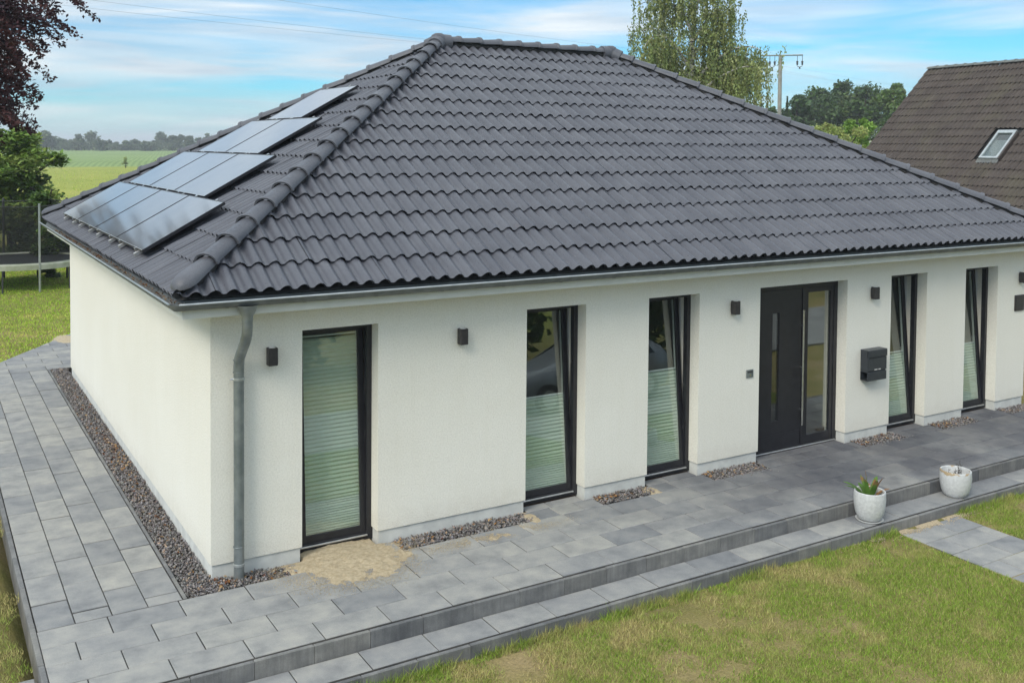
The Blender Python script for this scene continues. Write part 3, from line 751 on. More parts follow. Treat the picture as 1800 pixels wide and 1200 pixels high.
# ---- windows
FY = 0.17
def ring_box(mbx, x0, x1, z0, z1, wl, wr, wb_, wt, y0, y1, T=None):
    tmp = MB()
    tmp.cbox(x0, x0 + wl, y0, y1, z0, z1, 0.003); tmp.cbox(x1 - wr, x1, y0, y1, z0, z1, 0.003)
    tmp.cbox(x0 + wl - 0.002, x1 - wr + 0.002, y0 + 0.002, y1 - 0.002, z0, z0 + wb_, 0.003); tmp.cbox(x0 + wl - 0.002, x1 - wr + 0.002, y0 + 0.002, y1 - 0.002, z1 - wt, z1, 0.003)
    v = tmp.v if T is None else [T(p) for p in tmp.v]
    mbx.add(v, tmp.f); return mbx
def window(xl, xr, blind_top, tilt, curtain=False, blind_low=0.13):
    fr = ring_box(MB(), xl - 0.02, xr + 0.02, 0.005, ZT + 0.01, 0.075, 0.075, 0.075, 0.07, FY, FY + 0.075).build('window', 'frame', house)
    tl = math.radians(tilt); pv = (FY + 0.05, 0.075)
    def T(p):
        y, z = p[1] - pv[0], p[2] - pv[1]
        return (p[0], pv[0] + y * math.cos(tl) + z * math.sin(tl), pv[1] - y * math.sin(tl) + z * math.cos(tl))
    sx0, sx1, sz0, sz1 = xl + 0.045, xr - 0.045, 0.078, ZT - 0.045
    ring_box(MB(), sx0, sx1, sz0, sz1, 0.065, 0.065, 0.075, 0.065, FY + 0.018, FY + 0.050, T).build('sash', 'frame', fr)
    ring_box(MB(), sx0 + 0.006, sx1 - 0.006, sz0 + 0.006, sz1 - 0.006, 0.055, 0.055, 0.06, 0.055, FY + 0.0505, FY + 0.088, T).build('sash_inner', 'white', fr)
    pn = MB().box(sx0 + 0.06, sx1 - 0.06, FY + 0.030, FY + 0.034, sz0 + 0.07, sz1 - 0.06); pn.v = [T(p) for p in pn.v]
    pn.build('pane', 'glass', fr)
    # pleated blind clipped to the sash
    bb = MB(); z = sz0 + blind_low - 0.07; k = 0; rows_ = []
    x0, x1 = sx0 + 0.066, sx1 - 0.066
    while z < blind_top:
        sag = 0.0
        rows_.append([T((x0, FY + 0.058 + (0.011 if k % 2 else -0.009), z)), T(((x0 + x1) / 2, FY + 0.058 + (0.011 if k % 2 else -0.009) + 0.002, z + random.gauss(0, 0.0012))), T((x1, FY + 0.058 + (0.011 if k % 2 else -0.009), z + random.gauss(0, 0.004 if z < 0.5 else 0.0015)))])
        z += 0.022 * (1.0 if z > 0.5 else 0.62); k += 1
    for r_ in rows_: bb.v += r_
    for i in range(len(rows_) - 1):
        for j in range(2): bb.f.append((3 * i + j, 3 * i + j + 1, 3 * i + 4 + j, 3 * i + 3 + j))
    bb.build('blind', 'blind', fr)
    rl = MB().cbox(x0, x1, FY + 0.046, FY + 0.070, blind_top - 0.004, blind_top + 0.014, 0.003); rl.v = [T(p) for p in rl.v]; rl.build('blind_rail', 'white', fr)
    hd = MB().cbox(sx1 - 0.045, sx1 - 0.022, FY + 0.0885, FY + 0.105, 1.0, 1.06, 0.003); hd.cbox(sx1 - 0.042, sx1 - 0.025, FY + 0.105, FY + 0.12, 1.02, 1.16, 0.003); hd.v = [T(p) for p in hd.v]; hd.build('handle', 'white', fr)
    MB().cbox(xl + 0.03, xr - 0.05, FY - 0.022, FY - 0.001, 0.050, 0.066, 0.003).build('drip_rail', 'alu', fr)
    # lining of the reveal inside
    MB().box(xl - 0.018, xl - 0.002, FY + 0.078, WT + 0.05, 0.02, ZT).box(xr + 0.002, xr + 0.018, FY + 0.078, WT + 0.05, 0.02, ZT).build('lining', 'white', fr)
    for z in (0.55, 1.1, 1.6): MB().cbox(xr - 0.061, xr - 0.053, FY + 0.045, FY + 0.06, z, z + 0.04, 0.002).build('striker', 'iron', fr)
    if curtain:
        cb = MB(); n = 60
        for i in range(n + 1):
            x = xl - 0.05 + (xr - xl + 0.1) * i / n; y = 0.46 + 0.012 * math.sin(i * 1.25)
            cb.v += [(x, y, 0.03), (x, y, 2.45)]
        for i in range(n): cb.f.append((2 * i, 2 * i + 2, 2 * i + 3, 2 * i + 1))
        cb.build('curtain', 'curtain', fr, smooth=True)
    return fr
window(*OPEN[0], 2.20, 3.2)
window(*OPEN[1], 1.22, 4.6)
window(*OPEN[2], 1.33, 4.6)
window(*OPEN[4], 1.10, 5.0)
window(*OPEN[5], 1.06, 5.0)
# ---- front door with side light
dl, dr = OPEN[3]
dfr = ring_box(MB(), dl - 0.02, dr + 0.02, 0.0, ZT + 0.01, 0.10, 0.09, 0.03, 0.10, FY, FY + 0.08)
dfr.cbox(8.245, 8.305, FY, FY + 0.08, 0.03, ZT - 0.08, 0.003)
dfr = dfr.build('front_door', 'frame', house)
lf = MB()                                     # leaf in pieces around the glazed slot
X0, X1, Z0, Z1 = dl + 0.085, 8.240, 0.035, ZT - 0.095
SX0, SX1, SZ0, SZ1 = 7.672, 7.806, 0.43, 1.93
lf.box(X0, SX0, FY + 0.012, FY + 0.07, Z0, Z1); lf.box(SX1, X1, FY + 0.012, FY + 0.07, Z0, Z1)
lf.box(SX0, SX1, FY + 0.012, FY + 0.07, Z0, SZ0); lf.box(SX0, SX1, FY + 0.012, FY + 0.07, SZ1, Z1)
leaf = lf.build('door_leaf', 'frame', dfr)
MB().box(X0 + 0.02, X1 - 0.02, FY + 0.004, FY + 0.0118, 0.09, 0.25).build('kick_panel', 'frame', dfr)
MB().box(SX0 - 0.004, SX1 + 0.004, FY + 0.03, FY + 0.036, SZ0 - 0.004, SZ1 + 0.004).build('pane', 'glass', dfr)
hb = MB().tube([(8.205, FY - 0.055, 0.33), (8.205, FY - 0.055, 1.95)], 0.0155, 12)
for z in (0.55, 1.14, 1.73): hb.tube([(8.205, FY - 0.05, z), (8.205, FY + 0.015, z)], 0.009, 8)
hb.build('door_handle', 'steel', dfr, smooth=True)
ring_box(MB(), 8.310, dr - 0.072, 0.032, ZT - 0.092, 0.06, 0.06, 0.12, 0.07, FY + 0.010, FY + 0.07).build('side_light', 'frame', dfr)
MB().box(8.366, dr - 0.128, FY + 0.03, FY + 0.036, 0.148, ZT - 0.158).build('pane', 'doorglass', dfr)
MB().cbox(dl + 0.02, dr - 0.02, FY - 0.02, FY - 0.002, 0.006, 0.022, 0.003).build('threshold', 'alu', dfr)
# hall lamp glowing behind the slot
hl = thing('pendant_lamp', 'small lit pendant lamp seen through the slot of the front door', 'lamp', (8.15, 1.5, 0))
m, t, b = newmat('lamp_glow'); b.inputs['Emission Color'].default_value = (1.0, 0.62, 0.28, 1); b.inputs['Emission Strength'].default_value = 6.0; b.inputs['Base Color'].default_value = (0.8, 0.6, 0.4, 1); MT['glow'] = m
MB().lathe([(0.02, 1.75), (0.05, 1.73), (0.11, 1.62), (0.112, 1.60)], (8.15, 1.5, 0), 14).build('lamp_shade', 'black', hl, smooth=True)
MB().lathe([(0.001, 1.66), (0.04, 1.645), (0.05, 1.615), (0.03, 1.585), (0.001, 1.58)], (8.15, 1.5, 0), 12).build('bulb', 'glow', hl, smooth=True)
MB().tube([(8.15, 1.5, 1.75), (8.15, 1.5, 2.604)], 0.006, 6).build('cable', 'black', hl)

# ------------------------------------------------------------------ things on the wall
def sconce(x, label):
    s = thing('wall_lamp', label, 'wall lamp', (x, 0, 2.12), 'dark wall lamps along the front')
    b_ = MB().cbox(-0.047, 0.047, -0.098, -0.012, -0.088, 0.088, 0.006); o = link('housing', mesh('housing', b_.v, b_.f, 'black'), s, False)
    b_ = MB().cbox(-0.036, 0.036, -0.0115, -0.0005, -0.06, 0.06, 0.002); link('back_plate', mesh('back_plate', b_.v, b_.f, 'black'), s, False)
    b_ = MB().lathe([(0.034, -0.0895), (0.034, -0.086), (0.001, -0.086)], (0, -0.055, 0), 12); link('lens', mesh('lens', b_.v, b_.f, 'white'), s, False)
    b_ = MB().lathe([(0.001, 0.0885), (0.034, 0.0885), (0.034, 0.0865)], (0, -0.055, 0), 12); link('lens', mesh('lens', b_.v, b_.f, 'white'), s, False)
sconce(0.585, 'dark box wall lamp between the downpipe and the nearest window')
sconce(2.71, 'dark box wall lamp on the wide white wall between the two nearest windows')
sconce(6.75, 'dark box wall lamp left of the front door')
sconce(9.49, 'dark box wall lamp above the letterbox')
sconce(13.13, 'dark box wall lamp at the right end, cut by the picture edge')
pl = thing('meter_plate', 'dark square plate under the rightmost wall lamp', 'plate', (13.11, 0, 1.70))
b_ = MB().cbox(-0.125, 0.125, -0.022, -0.001, -0.13, 0.13, 0.004); link('cover', mesh('cover', b_.v, b_.f, 'black'), pl, False)
b_ = MB().cbox(-0.105, 0.105, -0.026, -0.0225, -0.11, 0.11, 0.0015); link('door_flap', mesh('door_flap', b_.v, b_.f, 'black'), pl, False)
bell = thing('doorbell', 'small grey doorbell plate left of the front door', 'doorbell', (7.066, 0, 1.21))
b_ = MB().cbox(-0.062, 0.062, -0.016, -0.001, -0.052, 0.052, 0.003); link('plate', mesh('plate', b_.v, b_.f, 'zinc'), bell, False)
b_ = MB().cbox(-0.045, 0.045, -0.020, -0.0165, 0.012, 0.036, 0.001); link('name_field', mesh('name_field', b_.v, b_.f, 'iron'), bell, False)
b_ = MB().tube([(0, -0.0165, -0.02), (0, -0.022, -0.02)], 0.014, 12); link('button', mesh('button', b_.v, b_.f, 'steel'), bell, False)
mbx = thing('letterbox', 'dark grey steel letterbox with newspaper tray on the wall beside the front door', 'letterbox', (9.46, 0, 0.87))
W_, H_, DP = 0.40, 0.44, 0.135
def mpart(nm, mt, *boxes):
    q = MB()
    for bx in boxes: q.cbox(*bx, 0.003)
    return link(nm, mesh(nm, q.v, q.f, mt), mbx, False)
mpart('body', 'mail', (-W_ / 2, W_ / 2, -DP + 0.012, -0.002, 0.135, H_ - 0.005))
mpart('lid', 'mail', (-W_ / 2 - 0.004, W_ / 2 + 0.004, -DP - 0.012, -0.001, H_ - 0.006, H_ + 0.004), (-W_ / 2 - 0.004, W_ / 2 + 0.004, -DP - 0.012, -DP - 0.002, H_ - 0.10, H_ - 0.0065))
mpart('front_flap', 'mail', (-W_ / 2 - 0.002, W_ / 2 + 0.002, -DP - 0.004, -DP + 0.0115, 0.145, H_ - 0.108))
mpart('newspaper_tray', 'mail', (-W_ / 2 - 0.002, W_ / 2 + 0.002, -DP - 0.004, -DP + 0.008, 0.0, 0.128), (-W_ / 2, W_ / 2, -DP + 0.0085, -0.002, 0.0, 0.010), (-W_ / 2, W_ / 2, -0.012, -0.001, 0.0105, 0.13), (-W_ / 2, W_ / 2, -DP + 0.0085, -0.012, 0.122, 0.134))
q = MB(); x = -0.06                           # row of small pale letters
for k, wd in enumerate((0.012, 0.010, 0.012, 0.008, 0.0, 0.012, 0.010, 0.012)):
    if wd: q.box(x, x + wd, -DP - 0.0062, -DP - 0.0045, 0.152, 0.166)
    x += 0.017
link('lettering', mesh('lettering', q.v, q.f, 'white'), mbx, False)

# ------------------------------------------------------------------ solar panels
m, t, b = newmat('solar_glass'); p = pos(t)
t.links.new(ramp(t, noise(t, p, 3, 3), [(0.3, (0.085, 0.082, 0.076)), (0.7, (0.12, 0.116, 0.106))]), b.inputs['Base Color'])
b.inputs['Roughness'].default_value = 0.30; b.inputs['IOR'].default_value = 1.6; b.inputs['Coat Weight'].default_value = 1.0; b.inputs['Coat Roughness'].default_value = 0.09; b.inputs['Coat IOR'].default_value = 2.6
MT['solar'] = m
PW, PH, PT = 1.625, 1.025, 0.035
def bmesh_of(*calls, mt):
    q = MB()
    for c in calls: q.cbox(*c)
    return mesh('part', q.v, q.f, mt)
pf = ring = MB()
for bx in ((0, PW, 0, 0.011, 0, PT, 0.001), (0, PW, PH - 0.011, PH, 0, PT, 0.001), (0, 0.011, 0.0112, PH - 0.0112, 0, PT, 0.001), (PW - 0.011, PW, 0.0112, PH - 0.0112, 0, PT, 0.001)): pf.cbox(*bx)
ME_F = mesh('panel_frame', pf.v, pf.f, 'frame')
ME_G = mesh('panel_glass', *(lambda q: (q.v, q.f))(MB().box(0.0108, PW - 0.0108, 0.0108, PH - 0.0108, 0.004, PT - 0.003)), 'solar')
q = MB(); q.cbox(0.0, PW, 0.003, 0.009, PT - 0.0005, PT + 0.003, 0.0008)
ME_E = mesh('edge_trim', q.v, q.f, 'alu')
def rail_mesh(): 
    q = MB(); q.cbox(-0.02, 0.02, -0.055, PH + 0.01, -0.05, -0.008, 0.003); return mesh('mounting_rail', q.v, q.f, 'alu')
ME_R = rail_mesh()
q = MB(); q.cbox(-0.018, 0.018, -0.022, 0.014, -0.008, PT + 0.006, 0.002); ME_C = mesh('clamp', q.v, q.f, 'steel')
Lf = faces[1]; POFF = 0.125
ordn = ['lowest', 'second', 'third', 'top']
starts = [(1.70, 4, 0.205), (2.70, 3, 1.255), (3.52, 2, 2.300), (4.42, 1, 3.345)]
pos_words = {4: ['nearest the front hip', 'second from the front hip', 'third from the front hip', 'farthest from the front hip'],
             3: ['nearest the front hip', 'in the middle', 'farthest from the front hip'], 2: ['nearer the front hip', 'farther from the front hip'], 1: ['alone']}
for ri, (y0, n, s0) in enumerate(starts):
    for k in range(n):
        ya = y0 + k * (PW + 0.018)            # near end of this panel
        org = Vector((-EO, ya + PW, EZ)) + Lf['n'] * POFF + Lf['sv'] * s0
        B = basis(org, Lf['sv'], Lf['n'])
        rown = {0: 'bottom row of four', 1: 'row of three', 2: 'row of two', 3: 'single panel row'}[ri]
        lab = ('black solar panel, the single topmost one on the left roof slope' if ri == 3 else 'black solar panel in the %s, %s' % (rown, pos_words[n][k]))
        s = thing('solar_panel', lab, 'solar panel', org, 'solar panels on the left roof slope')
        s.rotation_euler = B.to_euler()
        for nm, me in (('glass', ME_G), ('frame', ME_F), ('edge_trim', ME_E)): link(nm, me, s, False)
        for u in (0.33, PW - 0.33):
            o = link('mounting_rail', ME_R, s, False); o.location = (u, 0, 0)
            o = link('clamp', ME_C, s, False); o.location = (u, 0, 0)
            o = link('clamp', ME_C, s, False); o.location = (u, PH + 0.008, 0)

# ------------------------------------------------------------------ sand, gravel, litter
def heightfield(name, x0, x1, y0, y1, st, fn, mt, kind):
    xs = np.arange(x0, x1 + st / 2, st); ys = np.arange(y0, y1 + st / 2, st)
    X, Y = np.meshgrid(xs, ys, indexing='ij'); Z = fn(X, Y)
    idx = np.arange(X.size).reshape(X.shape)
    f = np.stack([idx[:-1, :-1], idx[1:, :-1], idx[1:, 1:], idx[:-1, 1:]], -1).reshape(-1, 4)
    keep = (Z.ravel()[f].max(1) > -0.008); f = f[keep]
    return tag(link(name, npmesh(name, np.stack([X, Y, Z], -1).reshape(-1, 3), f, mt, smooth=True)), kind=kind)
def sand_main(X, Y):
    dx = (X - 1.32) / 0.60; dy = (Y + 0.12) / 0.62
    dd = np.hypot(dx, dy * np.where(Y > -0.12, 0.75, 1.0))
    h = 0.040 * (1 - dd ** 1.3) - 0.006 + 0.034 * (fnoise(X, Y, 3.0, 5) - 0.5) + 0.026 * (fnoise(X, Y, 16, 5) - 0.5)
    return np.where((X < 0.93) & (Y > -0.02), -0.02, np.where((X > 1.72) & (Y > 0.0), -0.02, h))
heightfield('sand_heap', 0.5, 2.1, -0.85, 0.165, 0.012, sand_main, 'sand', 'stuff')
def sand_spill(cx, cy, rx, ry, hh, seed):
    def fn(X, Y):
        dd = np.hypot((X - cx) / rx, (Y - cy) / ry)
        return hh * (1 - dd ** 2) + 0.026 * (fnoise(X + seed, Y, 6, 5) - 0.55) + 0.006 * (fnoise(X, Y + seed, 30, 2) - 0.5)
    return fn
for i, (cx, cy, rx, ry, hh) in enumerate([(3.05, -0.42, 0.24, 0.08, 0.003), (3.55, -0.20, 0.07, 0.16, 0.010), (5.30, -0.2, 0.07, 0.14, 0.009), (0.40, 13.35, 0.22, 0.5, 0.014)]):
    heightfield('sand_spill', cx - rx * 1.6, cx + rx * 1.6, cy - ry * 1.6, cy + ry * 1.6, 0.012 if cy < 5 else 0.04, sand_spill(cx, cy, rx, ry, hh, i * 9.3), 'sand', 'stuff')
# sandy fringe along the lawn path head and step
def fringe(X, Y): return -0.011 - 0.06 * (fnoise(X, Y, 6, 4) - 0.42) * 1.0 + LAWN + 0.022 * (1 - ((Y + 2.14) / 0.09) ** 2 * 0.9) * (0.5 + fnoise(X, Y, 4, 3)) - 0.006 - 0.02 * (1 - smooth01(7.1, 7.5, X)) - 0.02 * smooth01(8.3, 8.9, X)
def hf2():
    xs = np.arange(6.9, 9.2, 0.02); ys = np.arange(-2.30, -2.085, 0.015)
    X, Y = np.meshgrid(xs, ys, indexing='ij'); Z = fringe(X, Y); idx = np.arange(X.size).reshape(X.shape)
    f = np.stack([idx[:-1, :-1], idx[1:, :-1], idx[1:, 1:], idx[:-1, 1:]], -1).reshape(-1, 4)
    tag(link('sand_fringe', npmesh('sand_fringe', np.stack([X, Y, Z], -1).reshape(-1, 3), f, 'sand', smooth=True)), kind='stuff')
def rotmats(n, r):
    qn = r.normal(size=(n, 4)); qn /= np.linalg.norm(qn, axis=1)[:, None]; a, b2, c, d = qn.T
    return np.stack([1 - 2 * (c * c + d * d), 2 * (b2 * c - a * d), 2 * (b2 * d + a * c), 2 * (b2 * c + a * d), 1 - 2 * (b2 * b2 + d * d), 2 * (c * d - a * b2), 2 * (b2 * d - a * c), 2 * (c * d + a * b2), 1 - 2 * (b2 * b2 + c * c)], -1).reshape(n, 3, 3)
OV = np.array([(1, 0, 0), (-1, 0, 0), (0, 1, 0), (0, -1, 0), (0, 0, 1), (0, 0, -1)], float)
OF = np.array([(0, 2, 4), (2, 1, 4), (1, 3, 4), (3, 0, 4), (2, 0, 5), (1, 2, 5), (3, 1, 5), (0, 3, 5)])
def stones(name, centres, size, label_kind='stuff'):
    n = len(centres); sc = rng.uniform(0.5, 1.2, (n, 3)) * size[:, None]; sc[:, 2] *= 0.6
    v = OV[None] * sc[:, None, :] * rng.uniform(0.75, 1.25, (n, 6, 1))
    v = np.einsum('nij,nkj->nki', rotmats(n, rng), v) + centres[:, None, :]
    f = (OF[None] + 6 * np.arange(n)[:, None, None]).reshape(-1, 3)
    g = rng.uniform(0.10, 0.29, n); tint = np.stack([g * rng.uniform(1.0, 1.16, n), g, g * rng.uniform(0.90, 1.06, n)], -1)
    wr = rng.random(n) < 0.06; tint[wr] *= np.array([1.7, 1.35, 1.0])
    return tag(link(name, npmesh(name, v.reshape(-1, 3), f, 'stoneattr', np.repeat(tint, 6, 0))), kind=label_kind)
beds = [(-0.275, 0.01, -0.262, 10.46), (0.01, 0.76, -0.262, 0.012), (1.91, 3.53, -0.262, 0.012), (4.51, 5.29, -0.262, 0.012), (6.25, 7.19, -0.262, 0.012), (9.09, 9.97, -0.262, 0.012), (10.83, 11.71, -0.262, 0.012), (12.57, 13.9, -0.262, 0.012)]
for (x0, x1, y0, y1) in beds:
    tag(MB().box(x0, x1, y0, y1, -0.12, -0.035).build('gravel_base', 'joint', terr))
    n = int((x1 - x0) * (y1 - y0) * 4200)
    c = np.stack([rng.uniform(x0, x1, n), rng.uniform(y0, y1, n), np.zeros(n)], -1)
    c[:, 2] = rng.uniform(-0.04, 0.012, n) + 0.02 * (fnoise(c[:, 0], c[:, 1], 4, 3) - 0.5)
    if x0 == 0.01: c[:, 2] -= 0.02 * smooth01(0.4, 0.76, c[:, 0])
    # chippings spilling past the ends
    stones('gravel_bed', c, rng.uniform(0.010, 0.022, n))
n = 260; c = np.stack([rng.uniform(6, 12, n), rng.uniform(-0.40, -0.27, n), np.full(n, 0.006)], -1)
bx = np.array([(b2[0] + b2[1]) / 2 for b2 in beds[4:7]]); c[:, 0] = bx[rng.integers(0, 3, n)] + rng.normal(0, 0.25, n)
c[:, 1] = -0.262 - np.abs(rng.normal(0, 0.05, n)); stones('loose_chippings', c, rng.uniform(0.006, 0.012, n))
# loose grains round the sand heap and in the joints
def grains(name, c, size):
    n = len(c); sc = rng.uniform(0.6, 1.2, (n, 3)) * size[:, None]
    v = np.einsum('nij,nkj->nki', rotmats(n, rng), OV[None] * sc[:, None, :]) + c[:, None, :]
    f = (OF[None] + 6 * np.arange(n)[:, None, None]).reshape(-1, 3)
    col = np.array([0.48, 0.40, 0.28]) * rng.uniform(0.7, 1.15, (n, 1))
    tag(link(name, npmesh(name, v.reshape(-1, 3), f, 'stoneattr', np.repeat(col, 6, 0))), kind='stuff')
n = 15000; a = rng.random(n) * 2 * PI; rr = 0.62 + rng.normal(0, 0.16, n)
c = np.stack([1.30 + rr * np.cos(a) * 1.0, -0.16 + rr * np.sin(a) * 0.92, np.full(n, 0.003)], -1); c = c[(c[:, 1] < -0.03) & (fnoise(c[:, 0], c[:, 1], 5, 4) > 0.36)]
c2 = np.stack([rng.normal(2.9, 0.45, 5000), rng.normal(-0.42, 0.07, 5000), np.full(5000, 0.003)], -1)
grains('sand_grains', np.concatenate([c, c2[fnoise(c2[:, 0], c2[:, 1], 6, 4) > 0.45]]), rng.uniform(0.002, 0.0045, len(c) + int((fnoise(c2[:, 0], c2[:, 1], 6, 4) > 0.45).sum())))
c = np.stack([rng.normal(7.9, 0.45, 9000), -2.10 - np.abs(rng.normal(0, 0.055, 9000)), np.full(9000, LAWN + 0.006)], -1); c = c[fnoise(c[:, 0], c[:, 1], 6, 4) > 0.4]
c[:, 2] = np.where(c[:, 1] < -2.155, LAWN + 0.015, c[:, 2]); grains('path_sand', c, rng.uniform(0.003, 0.008, len(c)))
# dry leaves
def leaf_quads(c, size, r, flat=0.5, drop=None, elong=0.55):
    n = len(c); m3 = rotmats(n, r)
    if flat:                                   # tilt towards horizontal
        z = np.array([0, 0, 1.0]); nn = m3[:, :, 2] * (1 - flat) + z * flat * np.sign(m3[:, 2, 2])[:, None]
        nn /= np.linalg.norm(nn, axis=1)[:, None]; a = np.cross(nn, m3[:, :, 0]); a /= np.linalg.norm(a, axis=1)[:, None] + 1e-9
        b2 = np.cross(nn, a); m3 = np.stack([a, b2, nn], -1)
    if drop is not None:                       # long axis hangs along -z
        a = -np.array([0, 0, 1.0]) * drop + m3[:, :, 0] * (1 - drop); a /= np.linalg.norm(a, axis=1)[:, None]
        nn = np.cross(a, m3[:, :, 1]); nn /= np.linalg.norm(nn, axis=1)[:, None] + 1e-9; b2 = np.cross(nn, a); m3 = np.stack([a, b2, nn], -1)
    L = np.array([(-1, 0, 0), (0.1, -elong, 0.14), (1, 0, 0), (0.1, elong, 0.14)])
    v = np.einsum('nij,kj->nki', m3, L) * (size[:, None, None] * 0.5) + c[:, None, :]
    f = (np.array([(0, 1, 2, 3)])[None] + 4 * np.arange(n)[:, None, None]).reshape(-1, 4)
    return v.reshape(-1, 3), f
n = 520
u = rng.random(n); c = np.zeros((n, 3))
a = u < 0.55; k = a.sum()
c[a] = np.stack([rng.normal(-0.09, 0.07, k).clip(-0.26, 0.0), np.concatenate([rng.normal(4.6, 0.9, k // 2), rng.uniform(0.2, 9, k - k // 2)]), rng.uniform(0.005, 0.025, k)], -1)
b_ = ~a; k = b_.sum()
bi = rng.integers(1, 7, k); bb = np.array(beds)[bi]
c[b_] = np.stack([bb[:, 0] + (bb[:, 1] - bb[:, 0]) * rng.random(k) ** 2, rng.normal(-0.12, 0.08, k).clip(-0.27, -0.02), rng.uniform(0.006, 0.022, k)], -1)
v, f = leaf_quads(c, rng.uniform(0.025, 0.06, n), rng, 0.6)
pal = np.array([(0.20, 0.09, 0.03), (0.30, 0.16, 0.06), (0.12, 0.045, 0.025), (0.36, 0.24, 0.12)])
tag(link('dry_leaves', npmesh('dry_leaves', v, f, 'litter', np.repeat(pal[rng.integers(0, 4, n)] * rng.uniform(0.7, 1.2, (n, 1)), 4, 0))), kind='stuff')
n = 700; c = np.stack([rng.normal(-GY + 0.02, 0.016, n), rng.uniform(-0.35, 8.5, n), np.full(n, GZ - 0.008)], -1); c[:, 2] += rng.uniform(-0.02, 0.012, n)
v, f = leaf_quads(c, rng.uniform(0.015, 0.045, n), rng, 0.5, elong=0.35)
tag(link('gutter_litter', npmesh('gutter_litter', v, f, 'litter', np.repeat(pal[rng.integers(0, 4, n)] * rng.uniform(0.4, 1.0, (n, 1)), 4, 0))), kind='stuff')

# ------------------------------------------------------------------ flower pots
def pot(loc, r, h, label, saucer, stain):
    s = thing('flower_pot', label, 'flower pot', loc)
    if stain:
        m, t, b = newmat('stained_pot'); p = pos(t)
        c = ramp(t, noise(t, p, 30, 4), [(0.3, (0.50, 0.51, 0.51)), (0.7, (0.62, 0.63, 0.63))])
        sxyz = N(t, 'ShaderNodeSeparateXYZ'); t.links.new(p, sxyz.inputs[0])
        mr = N(t, 'ShaderNodeMapRange'); mr.inputs['From Min'].default_value = 0.02; mr.inputs['From Max'].default_value = 0.16; t.links.new(sxyz.outputs[2], mr.inputs[0])
        mm = N(t, 'ShaderNodeMath', operation='MULTIPLY'); t.links.new(mr.outputs[0], mm.inputs[0]); t.links.new(noise(t, p, 5.5, 3), mm.inputs[1])
        fct = ramp(t, mm.outputs[0], [(0.55, (0, 0, 0)), (0.58, (1, 1, 1))])
        t.links.new(mixc(t, fct, c, (0.40, 0.30, 0.18)), b.inputs['Base Color']); b.inputs['Roughness'].default_value = 0.45; mt = m
    else: mt = 'clay'
    pr = [(0.001, 0.0), (r * 0.62, 0.0), (r * 0.74, 0.02), (r * 0.88, h * 0.22), (r * 0.97, h * 0.48), (r, h * 0.72), (r * 0.975, h * 0.97), (r * 0.96, h), (r * 0.90, h), (r * 0.875, h * 0.97), (r * 0.86, h * 0.55)]
    q = MB().lathe(pr, (0, 0, 0.012 if saucer else 0.0), 32); o = link('vessel', mesh('vessel', q.v, q.f, mt, True), s, False)
    q = MB(); n = 24
    q.v.append((0, 0, h * 0.66))
    for k in range(n): q.v.append((r * 0.868 * math.cos(2 * PI * k / n), r * 0.868 * math.sin(2 * PI * k / n), h * 0.66 + random.uniform(-0.01, 0.01)))
    for k in range(n): q.f.append((0, 1 + k, 1 + (k + 1) % n))
    link('soil', mesh('soil', q.v, q.f, 'soil'), s, False)
    if saucer:
        q = MB().lathe([(0.001, 0.0), (r * 0.80, 0.0), (r * 0.88, 0.018), (r * 0.86, 0.018), (r * 0.78, 0.006), (0.001, 0.006)], (0, 0, 0.0), 28); link('saucer', mesh('saucer', q.v, q.f, 'clay', True), s, False)
P1 = (7.165, -1.885, -0.149); P2 = (8.785, -1.885, -0.149)
pot(P1, 0.182, 0.335, 'pale grey rounded flower pot holding a green leafy plant on the lower step', True, False)
pot(P2, 0.190, 0.325, 'pale flower pot with brown stains and only dead stems, right on the lower step', False, True)
# leafy plant in the first pot: arching strap leaves
lp = thing('leafy_plant', 'green rosette with browned leaf tips growing in the left flower pot', 'plant', (P1[0], P1[1], P1[2] + 0.20))
for k in range(17):
    az = random.uniform(0, 2 * PI); L = random.uniform(0.22, 0.40); lean = random.uniform(0.05, 0.75); wd = random.uniform(0.02, 0.036)
    v = []; f = []; d = Vector((math.cos(az), math.sin(az), 0)); sd = Vector((-d.y, d.x, 0)); n = 7; pnt = d * 0.02; ang = PI / 2 - lean * 0.5
    for i in range(n + 1):
        tt = i / n; ww = wd * (0.35 + 1.5 * tt) * (1 - tt ** 3) + 0.001; ww *= 1 + 0.25 * math.sin(i * 2.4)
        v += [pnt - sd * ww, pnt + Vector((0, 0, -ww * 0.35)), pnt + sd * ww]
        ang -= lean * 0.26; pnt = pnt + (d * math.cos(ang) + Vector((0, 0, 1)) * math.sin(ang)) * (L / n)
    for i in range(n):
        for j in range(2): f.append((3 * i + j, 3 * i + j + 1, 3 * i + j + 4, 3 * i + j + 3))
    br = k % 5 == 0
    cc = []
    for i in range(n + 1):
        g = np.array([0.10, 0.20, 0.035]) * random.uniform(0.8, 1.3) if not br else np.array([0.30, 0.16, 0.07])
        if i >= n - 1 and random.random() < 0.4: g = np.array([0.32, 0.17, 0.08])
        cc += [g] * 3
    me = npmesh('leaf', [tuple(a) for a in v], np.array(f), 'leafattr', np.array(cc), True); link('leaf', me, lp, False)
ds = thing('dead_stems', 'thin dead brown stems sticking up from the stained pot', 'plant', (P2[0], P2[1], P2[2] + 0.20))
